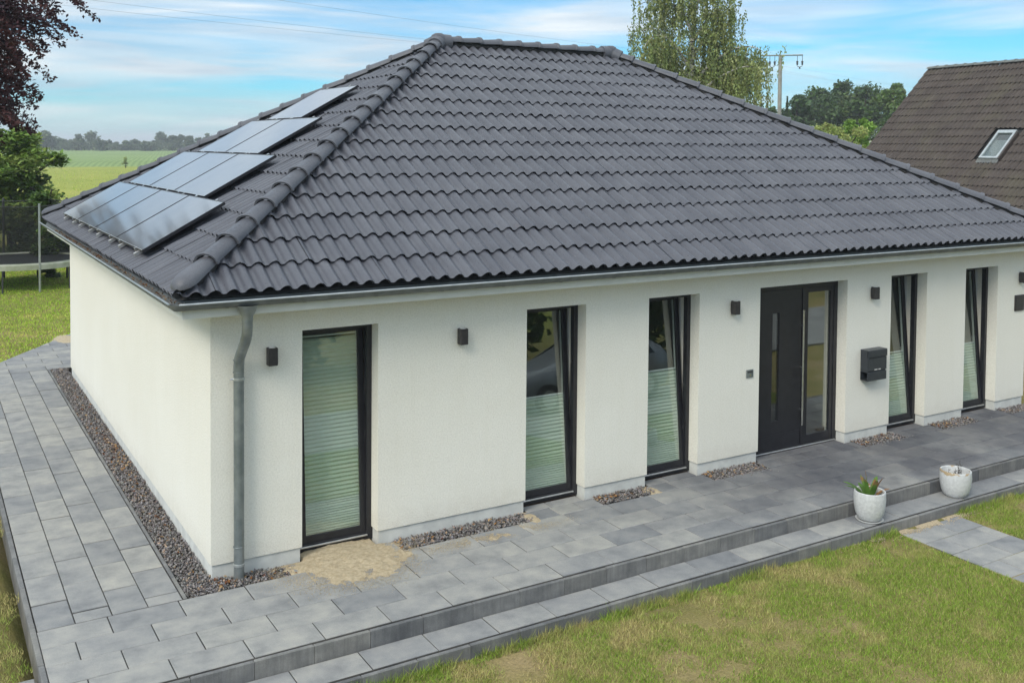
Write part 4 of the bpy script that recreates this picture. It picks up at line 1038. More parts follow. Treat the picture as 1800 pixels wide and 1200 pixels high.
for k in range(9):
    az = random.uniform(0, 2 * PI); rr = random.uniform(0.0, 0.11); L = random.uniform(0.10, 0.26)
    p0 = Vector((rr * math.cos(az), rr * math.sin(az), 0)); path = [p0]
    for i in range(4): path.append(path[-1] + Vector((random.gauss(0, 0.008), random.gauss(0, 0.008), L / 4)))
    q = MB().tube(path, [0.004, 0.0035, 0.003, 0.0025, 0.0015], 5)
    for i in range(3):
        b0 = path[random.randint(2, 4)]; q.tube([b0, b0 + Vector((random.gauss(0, 0.015), random.gauss(0, 0.015), 0.015))], [0.004, 0.002], 4)
    link('stem', mesh('stem', q.v, q.f, 'bark'), ds, False)

# ------------------------------------------------------------------ trampoline
TC = (0.30, 22.9); TR = 1.78; TZ = 0.74
tz0 = float(gh(TC[0], TC[1]))
tr = thing('trampoline', 'round garden trampoline with dark safety net on the back lawn', 'trampoline', (TC[0], TC[1], tz0))
def circ(r, z, n=40): return [(TC[0] + r * math.cos(2 * PI * k / n), TC[1] + r * math.sin(2 * PI * k / n), z) for k in range(n + 1)]
MB().tube(circ(TR, TZ), 0.03, 8, False).build('rim', 'zinc2', tr, smooth=True)
MT['mat'] = pm('jumping_mat', (0.012, 0.012, 0.014), (0.02, 0.02, 0.022), 9, 0.7)
q = MB(); q.v = [(TC[0], TC[1], TZ + 0.005)] + circ(TR * 0.86, TZ + 0.008)[:-1]; q.f = [(0, 1 + k, 1 + (k + 1) % 40) for k in range(40)]; q.build('jumping_mat', 'mat', tr)
MT['pad'] = pm('faded_pad', (0.30, 0.33, 0.22), (0.50, 0.51, 0.42), 3, 0.7)
q = MB(); ps = [(TR * 0.85, TZ + 0.012), (TR * 0.87, TZ + 0.035), (TR * 1.02, TZ + 0.035), (TR * 1.035, TZ + 0.01), (TR * 1.035, TZ - 0.13)]
q.lathe(ps, (TC[0], TC[1], 0), 48); q.build('edge_pad', 'pad', tr, smooth=True)
MT['net'] = bpy.data.materials.new('safety_net'); MT['net'].use_nodes = True; t = MT['net'].node_tree; b = t.nodes['Principled BSDF']
b.inputs['Base Color'].default_value = (0.012, 0.014, 0.013, 1); b.inputs['Roughness'].default_value = 0.9
tb = N(t, 'ShaderNodeBsdfTransparent'); mx = N(t, 'ShaderNodeMixShader'); mx.inputs[0].default_value = 0.5
t.links.new(tb.outputs[0], mx.inputs[1]); t.links.new(b.outputs[0], mx.inputs[2]); t.links.new(mx.outputs[0], t.nodes['Material Output'].inputs[0])
q = MB(); NT = 2.42; n = 48
for zi in range(5):
    for k in range(n):
        a = 2 * PI * k / n; z = TZ + 0.03 + (NT - TZ - 0.03) * zi / 4; sag = 0.05 * math.sin(PI * ((k * 6 / n) % 1)) if zi == 4 else 0
        rr = TR * 0.97 - 0.06 * math.sin(PI * ((k * 6 / n) % 1)); q.v.append((TC[0] + rr * math.cos(a), TC[1] + rr * math.sin(a), z - sag))
for zi in range(4):
    for k in range(n): q.f.append((zi * n + k, zi * n + (k + 1) % n, (zi + 1) * n + (k + 1) % n, (zi + 1) * n + k))
q.build('safety_net', MT['net'], tr, smooth=True)
q = MB()
top = q.v[:]; q = MB(); pts = []
for k in range(n + 1):
    a = 2 * PI * k / n; sag = 0.05 * math.sin(PI * ((k * 6 / n) % 1)); rr = TR * 0.97 - 0.06 * math.sin(PI * ((k * 6 / n) % 1)); pts.append((TC[0] + rr * math.cos(a), TC[1] + rr * math.sin(a), NT - sag))
q.tube(pts, 0.012, 5, False).build('top_rope', 'iron', tr)
a0 = math.atan2(21.45 - TC[1], 0.56 - TC[0])
for k in range(6):
    a = a0 + 2 * PI * k / 6; x, y = TC[0] + (TR + 0.05) * math.cos(a), TC[1] + (TR + 0.05) * math.sin(a)
    MB().tube([(x, y, gh(x, y)), (x, y, 2.47)], 0.030 if k == 0 else 0.035, 10).build('net_pole', 'zinc2' if k == 0 else 'iron', tr, smooth=True)
    a += PI / 6; x, y = TC[0] + TR * math.cos(a), TC[1] + TR * math.sin(a)
    MB().tube([(x, y, gh(x, y)), (x, y, TZ)], 0.022, 8).build('leg', 'iron', tr, smooth=True)

# ------------------------------------------------------------------ neighbour's house
nb0 = Vector(atd(1633, 123, 36.0)); na = R(-6)
ydir = Vector((math.sin(na), -math.cos(na), 0)); odir = Vector((-math.cos(na), -math.sin(na), 0))   # along ridge towards the street; out towards the bungalow
NP = R(45); nsv = (-odir * math.cos(NP) + Vector((0, 0, 1)) * math.sin(NP)); nn = (odir * math.sin(NP) + Vector((0, 0, 1)) * math.cos(NP))
nh = thing('neighbour_house', 'steep brown tiled house roof with a skylight at the right edge', 'house', (nb0.x, nb0.y, -0.1))
LEN, SLN = 11.0, 7.4
eave = nb0 - nsv * SLN
q = MB()
hw = SLN * math.cos(NP); ez_ = eave.z
def npnt(a, o_, z): return nb0 + ydir * a + odir * o_ + Vector((0, 0, z - nb0.z))
cs = [npnt(0.25, hw - 0.4, -0.3), npnt(LEN - 0.25, hw - 0.4, -0.3), npnt(LEN - 0.25, -hw + 0.4, -0.3), npnt(0.25, -hw + 0.4, -0.3)]
tp = [npnt(0.25, hw - 0.4, ez_ + 0.2), npnt(LEN - 0.25, hw - 0.4, ez_ + 0.2), npnt(LEN - 0.25, -hw + 0.4, ez_ + 0.2), npnt(0.25, -hw + 0.4, ez_ + 0.2), npnt(0.25, 0, nb0.z - 0.25), npnt(LEN - 0.25, 0, nb0.z - 0.25)]
q.add(cs + tp, [(0, 1, 5, 4), (2, 3, 7, 6), (3, 0, 4, 8, 7), (1, 2, 6, 9, 5)]); q.build('wall', 'render', nh)
q = MB(); dn = Vector((0, 0, -0.06))
q.add([npnt(0, 0, nb0.z) + dn, npnt(LEN, 0, nb0.z) + dn, npnt(LEN, hw, ez_) + dn, npnt(0, hw, ez_) + dn, npnt(LEN, -hw, ez_) + dn, npnt(0, -hw, ez_) + dn], [(0, 3, 2, 1), (0, 1, 4, 5)])
nroof = q.build('roof', 'deck', nh)
q = MB().tube([npnt(-0.03, 0, nb0.z - 0.05), npnt(-0.03, hw, ez_ - 0.05)], 0.045, 6); q.build('verge_board', 'deck', nroof)
NW, NC = 0.168, 0.352
NTM = tile_mesh('ntile', tw=NW * 2, wave=NW, crs=NC, amp=0.040, lip=0.034)
# skylight footprint in roof coordinates (a = along ridge from far end, s = distance below the ridge)
def roofhit(u, v):
    d = Vector(ray(u, v)); c0 = Vector(CAM); tt = (nb0 - c0).dot(nn) / d.dot(nn); Pp = c0 + d * tt - nb0
    return Pp.dot(ydir), -Pp.dot(nsv)
ka0, ks0 = roofhit(1751, 234); ka1, ks1 = roofhit(1760, 283); ka2, _ = roofhit(1787, 234); ka3, _ = roofhit(1731, 281)
A0, A1 = ka3, ka1; A0 = (ka0 + ka3) / 2; A1 = (ka2 + ka1) / 2; S0, S1 = ks0, ks1
Bn = basis(nb0, nsv, nn)                     # local x = sv x n
sx = 1 if (nsv.cross(nn)).dot(ydir) > 0 else -1
tiles = []
for r in range(21):
    s = (r + 1) * NC
    for k in range(int(LEN / (NW * 2))):
        a = k * NW * 2
        if a + NW * 2 > A0 + 0.05 and a < A1 - 0.05 and s > S0 + 0.15 and s - NC < S1 - 0.2: continue
        u = a if sx > 0 else -a - NW * 2
        m4 = Bn @ Matrix.Translation((u + random.gauss(0, 0.002), -s + random.gauss(0, 0.004), random.gauss(0, 0.002))) @ Matrix.Rotation(random.gauss(0, 0.006), 4, 'Z')
        c = m4 @ Vector((NW, NC / 2, 0)); uv = c - Vector(CAM); zz = uv.dot(Vector(_F)); px = 900 + FPX * uv.dot(Vector(_R)) / zz; py = 600 + SYPX - FPX * uv.dot(Vector(_U)) / zz
        hidden = py > 262 + (px - 1540) * 0.42 + 10 or px > 1815
        tiles.append((1e9 if hidden else uv.length, m4))
tiles.sort(key=lambda q: q[0])
for (dd, m4) in tiles[:300]: place('roof_tile', NTM, m4, nroof)
tag(join_world('roof_tile_field', [(m4, NTM) for (dd, m4) in tiles[300:]], 'ntile', nroof), kind='stuff')
NCM = cap_mesh(0.42, 0.12, 0.105, mt='ncap'); NCM.name = 'neighbour_cap'
for k in range(int(LEN / 0.4)):
    o = npnt(k * 0.4 + 0.40, 0, nb0.z + 0.03); d = -ydir; side = Vector((0, 0, 1)).cross(d).normalized(); up = d.cross(side); m4 = Matrix.Identity(4)
    for i in range(3): m4[i][0], m4[i][1], m4[i][2], m4[i][3] = d[i], side[i], up[i], o[i]
    place('ridge_cap', NCM, m4 @ Matrix.Rotation(0.03, 4, 'Y'), nroof)
# skylight
def rl(a, s, h): return nb0 + ydir * a - nsv * s + nn * h
def rbox(mbx, a0, a1, s0, s1, h0, h1):
    return mbx.add([rl(a, s, h) for h in (h0, h1) for (a, s) in ((a0, s0), (a1, s0), (a1, s1), (a0, s1))], [(0, 3, 2, 1), (4, 5, 6, 7), (0, 1, 5, 4), (1, 2, 6, 5), (2, 3, 7, 6), (3, 0, 4, 7)])
q = MB(); fw = 0.07
rbox(q, A0, A0 + fw, S0, S1, -0.02, 0.13); rbox(q, A1 - fw, A1, S0, S1, -0.02, 0.13); rbox(q, A0 + fw, A1 - fw, S1 - fw, S1, -0.02, 0.128); rbox(q, A0 + fw, A1 - fw, S0, S0 + 0.13, -0.02, 0.134)
sk = q.build('skylight', 'zinc2', nroof)
MT['brownmetal'] = pm('brown_cover', (0.05, 0.04, 0.036), (0.07, 0.056, 0.05), 9, 0.5)
q = MB(); rbox(q, A1 + 0.001, A1 + 0.05, S0 + 0.05, S1, -0.02, 0.11); q.build('flashing', 'brownmetal', nroof)
q = MB(); rbox(q, A0 + fw - 0.003, A1 - fw + 0.003, S0 + 0.125, S1 - fw + 0.003, 0.085, 0.092); q.build('skylight_pane', 'skyglass', nroof)
q = MB(); rbox(q, A0 + fw, A1 - fw, S0 + 0.35, S1 - fw, 0.02, 0.03); q.build('skylight_blind', 'white', nroof)
q = MB(); n = 16
for i in range(n + 1):
    a = A0 - 0.05 + (A1 - A0 + 0.1) * i / n; h = 0.05 + 0.016 * math.cos(i * PI)
    q.v += [tuple(rl(a, S1 - 0.01, h + 0.02)), tuple(rl(a, S1 + 0.14, h))]
for i in range(n): q.f.append((2 * i, 2 * i + 2, 2 * i + 3, 2 * i + 1))
q.build('lead_apron', 'ncap', nroof)

# ------------------------------------------------------------------ pole and wires
PB = atd(1370, 200, 54.0); PX, PY = float(PB[0]), float(PB[1]); PTOP = float(atd(1375, 99, 54.0)[2])
pole = thing('power_pole', 'grey power line pole with crossarm and hanging insulators behind the roof', 'power pole', (PX, PY, -0.05))
MB().tube([(PX, PY, -0.3), (PX, PY, PTOP)], [0.145, 0.095], 10).build('post', 'polewood', pole, smooth=True)
rgt = Vector((_R0[0], _R0[1], 0)); rgt = (rgt * 0.9 + Vector((-rgt.y, rgt.x, 0)) * -0.25).normalized()
cz = PTOP + 0.03
q = MB(); A_, B_ = Vector((PX, PY, cz)) - rgt * 1.10, Vector((PX, PY, cz)) + rgt * 1.18
q.tube([A_, B_], 0.045, 6).build('crossarm', 'zinc', pole)
ins = []
for sgm in (-1.02, -0.42, 1.02):
    for off in (-0.13, 0.13):
        q = MB(); c0 = Vector((PX, PY, cz)) + rgt * (sgm + off)
        q.tube([c0, c0 + Vector((0, 0, -0.32))], 0.014, 6)
        q.lathe([(0.012, 0), (0.045, -0.03), (0.075, -0.09), (0.03, -0.10), (0.07, -0.16), (0.03, -0.17), (0.05, -0.24), (0.01, -0.26)], tuple(c0 + Vector((0, 0, -0.30))), 10)
        q.build('insulator', 'iron', pole, smooth=True)
    c1 = Vector((PX, PY, cz - 0.60)) + rgt * sgm
    MB().tube([c1 - rgt * 0.13, c1 + Vector((0, 0, -0.05)), c1 + rgt * 0.13], 0.018, 6).build('yoke', 'iron', pole)
    MB().lathe([(0.03, 0), (0.045, -0.05), (0.03, -0.10)], tuple(c1 + Vector((0, 0, -0.05))), 8).build('clamp', 'iron', pole)
    ins.append(c1 + Vector((0, 0, -0.12)))
MB().tube([(PX, PY, PTOP - 2.2), (PX - 0.9, PY + 0.4, PTOP - 3.6 + 2.9)], 0.02, 5).build('stay_arm', 'iron', pole) if False else None
MT['wire'] = pm('aluminium_wire', (0.16, 0.18, 0.20), (0.2, 0.22, 0.24), 3, 0.7)
ends = [((atd(400, 4, 33.0)), (1780, 168, 92.0)), ((atd(400, 16, 34.0)), (1780, 172, 93.0)), ((atd(400, -40, 32.0)), (1780, 160, 91.0))]
lab = ['lower power wire crossing the sky behind the ridge', 'middle power wire crossing the sky behind the ridge', 'upper power wire crossing the sky behind the ridge']
for c1, (l, r_), lb in zip(ins, ends, (lab[1], lab[0], lab[2])):
    L_ = Vector(l); R_ = Vector(atd(*r_)); pts = []
    far_ = c1 + (L_ - c1) * 1.8
    for k in range(25):
        tt = k / 24; pnt = far_.lerp(c1, tt); pnt.z -= 0.5 * math.sin(PI * tt); pts.append(pnt)
    for k in range(1, 17):
        tt = k / 16; pnt = c1.lerp(R_, tt); pnt.z -= 0.5 * math.sin(PI * tt); pts.append(pnt)
    tag(MB().tube(pts, 0.0034, 4).build('power_wire', 'wire'), lb, 'wire', 'power wires')

# ------------------------------------------------------------------ vegetation
def trunk_mesh(name, base, top, r0, r1, mt, parent, limbs=()):
    q = MB(); n = 7; pts = []; rs = []; b0, t0 = Vector(base), Vector(top)
    for i in range(n + 1):
        tt = i / n; pts.append(b0.lerp(t0, tt) + Vector((random.gauss(0, r0 * 0.25), random.gauss(0, r0 * 0.25), 0)) * (0 if i == 0 else 1)); rs.append(r0 + (r1 - r0) * tt)
    q.tube(pts, rs, 8)
    for (tt, end, rr) in limbs:
        s = b0.lerp(t0, tt); e_ = Vector(end); mid = s.lerp(e_, 0.5) + Vector((0, 0, (e_ - s).length * 0.10))
        q.tube([s, s.lerp(mid, 0.5), mid, mid.lerp(e_, 0.6), e_], [rr, rr * 0.85, rr * 0.65, rr * 0.4, rr * 0.15], 6)
    return q.build(name, mt, parent, smooth=True)
def clump_crown(centres, radii, n_per, leaf, pal, r, flat=0.25, shell=0.5):
    """leaves through the volume of many clumps"""
    cs = []; cols = []; sizes = []
    pal = np.array(pal)
    for c, rad, k in zip(centres, radii, n_per):
        d = r.normal(size=(k, 3)); d /= np.linalg.norm(d, axis=1)[:, None]
        rr = (shell + (1 - shell) * r.random(k)) * (r.random(k) ** 0.25)
        p = d * rr[:, None] * np.array(rad); cs.append(p + np.array(c))
        base = pal[r.integers(0, len(pal))] * r.uniform(0.78, 1.2)
        cols.append(base * r.uniform(0.7, 1.3, (k, 1)) * (1 + r.normal(0, 0.06, (k, 3))))
        sizes.append(np.full(k, leaf) * r.uniform(0.6, 1.35, k))
    c = np.concatenate(cs); col = np.concatenate(cols).clip(0.004, 1); s = np.concatenate(sizes)
    v, f = leaf_quads(c, s, r, flat)
    return v, f, np.repeat(col, 4, 0)
def broadleaf(name, label, cat, base, height, width, pal, leaf, nl, seed, group=None, trunk_frac=0.25, clumps=26, flat=0.25, crown_low=0.15, bark='bark', depth=None, lobed=1.0, boxy=False):
    r = np.random.default_rng(seed); random.seed(seed)
    o = thing(name, label, cat, base, group); base = np.array(base, float)
    cs, rad, npn, limbs = [], [], [], []
    dp_ = depth or width
    for k in range(clumps):
        while True:
            q = r.uniform(-1, 1, 3)
            if 0.25 < np.linalg.norm(q) < 1: break
        zc = crown_low + (1 - crown_low) * (q[2] * 0.5 + 0.5)
        wz = math.sqrt(max(0.05, 1 - (2 * (zc - crown_low) / (1 - crown_low) - 0.85) ** 2)) if True else 1
        if boxy: wz = 1.0; zc = max(crown_low, 1.0 - 0.62 * r.random() - 0.25 * q[0] * q[0])
        c = base + np.array([q[0] * width * 0.36 * min(1, wz + 0.15), q[1] * dp_ * 0.36 * min(1, wz + 0.15), zc * height * 0.90])
        rr = width * r.uniform(0.13, 0.22) * lobed
        cs.append(c); rad.append((rr, rr, rr * 0.72)); npn.append(int(nl / clumps * r.uniform(0.7, 1.3)))
        if k % 3 == 0: limbs.append((r.uniform(0.3, 0.85), c, height * 0.012))
    trunk_mesh('trunk', base - np.array([0, 0, 0.2]), base + np.array([r.normal(0, 0.03) * width, 0, height * 0.82]), height * 0.028, height * 0.006, bark, o, limbs)
    v, f, col = clump_crown(cs, rad, npn, leaf, pal, r, flat)
    cr = link('crown', npmesh('crown', v, f, 'leafattr', col), o)
    return o
GREEN_D = [(0.048, 0.088, 0.030), (0.066, 0.112, 0.036), (0.084, 0.136, 0.042)]
GREEN_M = [(0.075, 0.13, 0.036), (0.10, 0.16, 0.045), (0.12, 0.18, 0.052)]
GREEN_Y = [(0.27, 0.33, 0.09), (0.33, 0.38, 0.12), (0.22, 0.29, 0.07)]
GREEN_F = [(0.075, 0.11, 0.055), (0.095, 0.135, 0.065), (0.12, 0.155, 0.075)]

# far tree line beyond the crop field, each tree a thing
far_t = [(82, 232, 36), (104, 246, 20), (118, 247, 24), (138, 240, 21), (162, 234, 32), (178, 248, 20), (192, 251, 17), (205, 255, 15), (221, 252, 20), (238, 249, 22), (258, 253, 26), (272, 250, 16), (283, 232, 26), (303, 237, 22), (318, 236, 15), (333, 235, 21), (349, 240, 15), (365, 235, 20), (384, 246, 18), (400, 247, 20), (60, 246, 26), (36, 240, 30), (8, 244, 30)]
for i, (u, v, wpx) in enumerate(far_t):
    Yd = 445 + (i * 37 % 5) * 14
    bp_ = at(u, 266, Yd); tp_ = at(u, v, Yd); sc = (Yd - CAM[1]) / (ray(u, v)[1]) / FPX
    where = ['leftmost', ''][1] if i else ''
    bz = 0.4; h = tp_[2] - bz + 1.0
    words = {0: 'pale broad tree just right of the garden shrub', 4: 'tallest rounded tree of the left group on the far field edge', 12: 'tall tree where the right group of the far tree line begins', 17: 'last far tree before the roof edge hides the line'}
    lab = words.get(i, 'hazy tree beyond the crop field, %s' % ['%s' % s for s in ('hidden by the shrub', 'second from the shrub', 'third from the shrub', 'fourth from the shrub', 'x', 'small, right of the tallest left one', 'round dark one in the middle dip', 'smallest in the middle dip', 'low one in the middle dip', 'right part of the middle dip', 'wide low one before the tall right group', 'low one beside the tall right group', 'x', 'second of the tall right group', 'third of the tall right group', 'fourth of the tall right group', 'fifth of the tall right group', 'x', 'hidden behind the roof edge', 'farther behind the roof edge', 'behind the garden shrub', 'behind the purple tree', 'at the picture edge behind the shrub')][i])
    broadleaf('far_tree', lab, 'tree', (bp_[0], Yd, bz), h, wpx * sc * 1.3, GREEN_F, 1.25, 1900, 100 + i, 'far tree line', clumps=20, crown_low=0.02, lobed=1.25, depth=wpx * sc * 0.9)
# low hedge joining the far trees
r = np.random.default_rng(3); n = 9000
xx = r.uniform(at(-60, 266, 462)[0], at(430, 262, 462)[0], n); zz = r.uniform(0, 1, n) ** 0.8
hh = 2.2 + 3.0 * fnoise(xx, xx * 0 + 3, 0.06, 3); c = np.stack([xx, 462 + r.normal(0, 2.5, n), 0.3 + zz * hh], -1)
v, f = leaf_quads(c, r.uniform(0.5, 1.1, n), r, 0.2)
col = np.array(GREEN_F)[r.integers(0, 3, n)] * r.uniform(0.7, 1.2, (n, 1))
tag(link('far_hedge', npmesh('far_hedge', v, f, 'leafattr', np.repeat(col, 4, 0))), kind='stuff')
# small bushes in the meadow
for i, (u, v, h) in enumerate([(221, 297, 2.0), (278, 284, 1.6)]):
    p_ = at(u, v, 165); broadleaf('field_bush', ['lone small bush at the edge of the crop field', 'small bush in the field beside the solar roof edge'][i], 'bush', (p_[0], 165, -0.05), h, 1.7, GREEN_Y, 0.22, 500, 300 + i, clumps=9, crown_low=0.05)

# grove behind the pole on the right
gtab = [(1350, 176, 34, 100, 'gl'), (1402, 166, 66, 104, 'lowest dark tree right beside the power pole'), (1440, 150, 80, 112, 'dark rounded tree second from the pole in the grove'), (1482, 146, 84, 118, 'dark tree in the middle of the grove behind the yellow bush'),
        (1524, 143, 84, 110, 'mid green tree in the grove right of the middle'), (1575, 139, 70, 96, 'loose light green tree at the right end of the grove'), (1600, 160, 60, 116, 'dark tree behind the gable of the brown roof')]
for i, (u, v, wpx, Dp, lb) in enumerate(gtab):
    if i == 0: lb = 'low dark tree between the birch and the power pole'
    p_ = atd(u, v, Dp); sc = Dp / FPX
    broadleaf('grove_tree', lb, 'tree', (p_[0], p_[1], -0.05), p_[2] + 0.9, wpx * sc * 1.6, GREEN_M if i in (4, 5) else GREEN_D, 0.46, 11000 if i not in (0, 5) else 5000, 400 + i, 'grove behind the power pole', clumps=40 if i != 5 else 24, crown_low=0.12, lobed=1.0 if i != 5 else 0.75)
# small spruces
for i, (u, v, Dp) in enumerate([(1327, 174, 90), (1338, 176, 94), (1349, 178, 92), (1384, 170, 95)]):
    p_ = atd(u, v, Dp); h = p_[2] + 0.05; base = np.array([p_[0], p_[1], -0.05]); r = np.random.default_rng(600 + i); random.seed(i)
    o = thing('spruce_tree', ['small dark spruce tip nearest the birch', 'small dark spruce tip between birch and pole', 'small spruce tip just left of the pole', 'small spruce tip just right of the pole'][i], 'tree', base, 'spruces by the pole')
    trunk_mesh('trunk', base, base + np.array([0, 0, h]), 0.12, 0.02, 'bark', o)
    n = 1600; zz = r.random(n) ** 0.7; tier = (zz * 9) % 1; rad = (1 - zz) * 1.5 * (0.35 + 0.65 * (1 - tier)) * np.sqrt(r.random(n)); a = r.random(n) * 2 * PI
    c = base + np.stack([rad * np.cos(a), rad * np.sin(a), zz * h - 0.12 * rad], -1)
    v_, f_ = leaf_quads(c, r.uniform(0.14, 0.3, n), r, 0.3, elong=0.3); col = np.array(GREEN_D)[r.integers(0, 2, n)] * r.uniform(0.6, 1.0, (n, 1))
    link('crown', npmesh('crown', v_, f_, 'leafattr', np.repeat(col, 4, 0)), o)
# yellow-green bushes
p_ = atd(1470, 203, 48); broadleaf('golden_bush', 'broad yellow green bush rising behind the right hip', 'bush', (p_[0], p_[1], -0.05), p_[2] + 0.25, 3.9, GREEN_Y, 0.13, 26000, 700, clumps=70, crown_low=0.1, lobed=0.72, boxy=True)
p_ = atd(1508, 196, 51); broadleaf('green_bush', 'bright green bush behind the yellow one beside the brown gable', 'bush', (p_[0], p_[1], -0.05), p_[2] + 0.5, 2.9, [(0.16, 0.28, 0.04), (0.20, 0.34, 0.05)], 0.13, 15000, 701, clumps=46, crown_low=0.1, lobed=0.8, boxy=True)
p_ = atd(1522, 236, 46); broadleaf('golden_bush', 'smaller yellow green bush low beside the brown gable', 'bush', (p_[0], p_[1], -0.05), p_[2] + 0.3, 1.9, GREEN_Y, 0.15, 7000, 702, clumps=24, crown_low=0.1, lobed=0.8)
# flat shed seen between bush and gable
sh = atd(1535, 248, 62); s_ = thing('garden_shed', 'low flat roofed blue grey shed glimpsed between bush and brown gable', 'shed', (sh[0], sh[1], -0.05))
MT['shed'] = pm('blue_shed', (0.16, 0.22, 0.34), (0.2, 0.26, 0.38), 3, 0.7)
MB().box(sh[0] - 1.2, sh[0] + 2.2, sh[1] - 1, sh[1] + 2, -0.1, sh[2] - 0.25).build('wall', 'shed', s_)
MB().box(sh[0] - 1.35, sh[0] + 2.35, sh[1] - 1.15, sh[1] + 2.15, sh[2] - 0.249, sh[2]).build('roof', 'soffit', s_)
sh = atd(1535, 262, 44); s_ = thing('garage_roof', 'low white edged flat garage roof beside the brown gable', 'garage', (sh[0], sh[1], -0.05))
MB().box(sh[0] - 0.9, sh[0] + 1.6, sh[1] - 0.5, sh[1] + 2, -0.1, sh[2] - 0.2).build('wall', 'render', s_)
MB().box(sh[0] - 1.0, sh[0] + 1.7, sh[1] - 0.6, sh[1] + 2.1, sh[2] - 0.199, sh[2]).build('roof', 'soffit', s_)

# ---- birch
r = np.random.default_rng(21); random.seed(21)
DB = 42.0; bb0 = atd(1212, 170, DB); base = np.array([bb0[0], bb0[1], -0.1])
bir = thing('birch_tree', 'tall weeping birch with white trunk behind the ridge', 'tree', base)
rg = np.array([_R0[0], _R0[1], 0]); fw_ = np.array([_F[0], _F[1], 0]); fw_ /= np.linalg.norm(fw_)
def bpnt(u, v, dd=0.0):                     # a point near the birch's own plane
    return atd(u, v, DB) + fw_ * dd
q = MB()
trunkp = [base, bpnt(1211, 220), bpnt(1213, 150), bpnt(1216, 90), bpnt(1220, 40), bpnt(1216, -10), bpnt(1212, -70)]
q.tube(trunkp, [0.2, 0.17, 0.15, 0.12, 0.09, 0.06, 0.02], 8)
arms = [((1213, 160), (1255, 100), (1310, 82), (1334, 108)), ((1214, 170), (1250, 130), (1290, 105), (1318, 120)), ((1214, 120), (1185, 70), (1150, 40), (1128, 55)), ((1214, 140), (1180, 95), (1150, 75), (1135, 100)),
        ((1216, 80), (1240, 30), (1265, 5), (1285, 25)), ((1216, 60), (1200, 10), (1170, -20), (1120, 10)), ((1218, 40), (1230, -30), (1255, -50), (1275, -20)), ((1214, 110), (1240, 60), (1258, 45), (1270, 60)),
        ((1213, 150), (1190, 110), (1165, 105), (1150, 125)), ((1212, 190), (1235, 150), (1275, 130), (1300, 140)), ((1212, 180), (1185, 150), (1165, 140), (1150, 160)), ((1218, 20), (1205, -40), (1180, -55), (1150, -20)),
        ((1213, 165), (1235, 120), (1262, 98), (1290, 95)), ((1216, 150), (1260, 90), (1305, 70), (1333, 96)), ((1216, 160), (1265, 110), (1300, 90), (1328, 112)), ((1216, 175), (1260, 130), (1300, 110), (1322, 128)), ((1214, 130), (1180, 60), (1145, 50), (1124, 90))]
strand_c, strand_col = [], []
palb = np.array([(0.21, 0.26, 0.09), (0.25, 0.29, 0.10), (0.15, 0.20, 0.065), (0.29, 0.31, 0.13)])
for arm in arms:
    dd = r.uniform(-1.8, 1.8); P = [Vector(bpnt(u, v, dd * i / 3)) for i, (u, v) in enumerate(arm)]
    pts = []
    for k in range(13):                       # smooth bezier
        tt = k / 12; a = P[0].lerp(P[1], tt); b2 = P[1].lerp(P[2], tt); c = P[2].lerp(P[3], tt); pts.append(a.lerp(b2, tt).lerp(b2.lerp(c, tt), tt))
    q.tube(pts, [0.055 * (1 - k / 13) + 0.006 for k in range(13)], 5)
    for k in range(92):
        tt = 0.2 + 0.8 * r.random(); i = min(11, int(tt * 12)); s = np.array(pts[i].lerp(pts[i + 1], tt * 12 - i)) + r.normal(0, 0.33, 3) * np.array([1, 1, 0.5])
        L = r.uniform(0.5, 2.1); m_ = int(L * 26); zz = np.sort(r.random(m_)) * L; sw = r.normal(0, 0.10, 2)
        c = s + np.stack([sw[0] * (zz / L) ** 2 + r.normal(0, 0.045, m_), sw[1] * (zz / L) ** 2 + r.normal(0, 0.045, m_), -zz], -1)
        strand_c.append(c); cb = palb[r.integers(0, 4)] * r.uniform(0.75, 1.25); strand_col.append(cb * r.uniform(0.65, 1.35, (m_, 1)))
for k in range(170):                          # hanging leaves close round the stem and filling the lower skirt
    u = r.normal(1215, 38) if k < 70 else r.uniform(1140, 1322); v = r.uniform(-40, 150) if k < 70 else r.uniform(110, 170)
    s = bpnt(u, v, r.normal(0, 1.0)); L = r.uniform(0.6, 1.7); m_ = int(L * 26); zz = np.sort(r.random(m_)) * L
    c = s + np.stack([r.normal(0, 0.06, m_), r.normal(0, 0.06, m_), -zz], -1); strand_c.append(c); strand_col.append(palb[r.integers(0, 4)] * r.uniform(0.7, 1.2) * r.uniform(0.65, 1.35, (m_, 1)))
q.build('trunk', 'birch', bir, smooth=True)
c = np.concatenate(strand_c); col = np.concatenate(strand_col)
v, f = leaf_quads(c, r.uniform(0.08, 0.145, len(c)), r, 0, drop=0.6)
link('crown', npmesh('crown', v, f, 'leafattr', np.repeat(col, 4, 0)), bir)

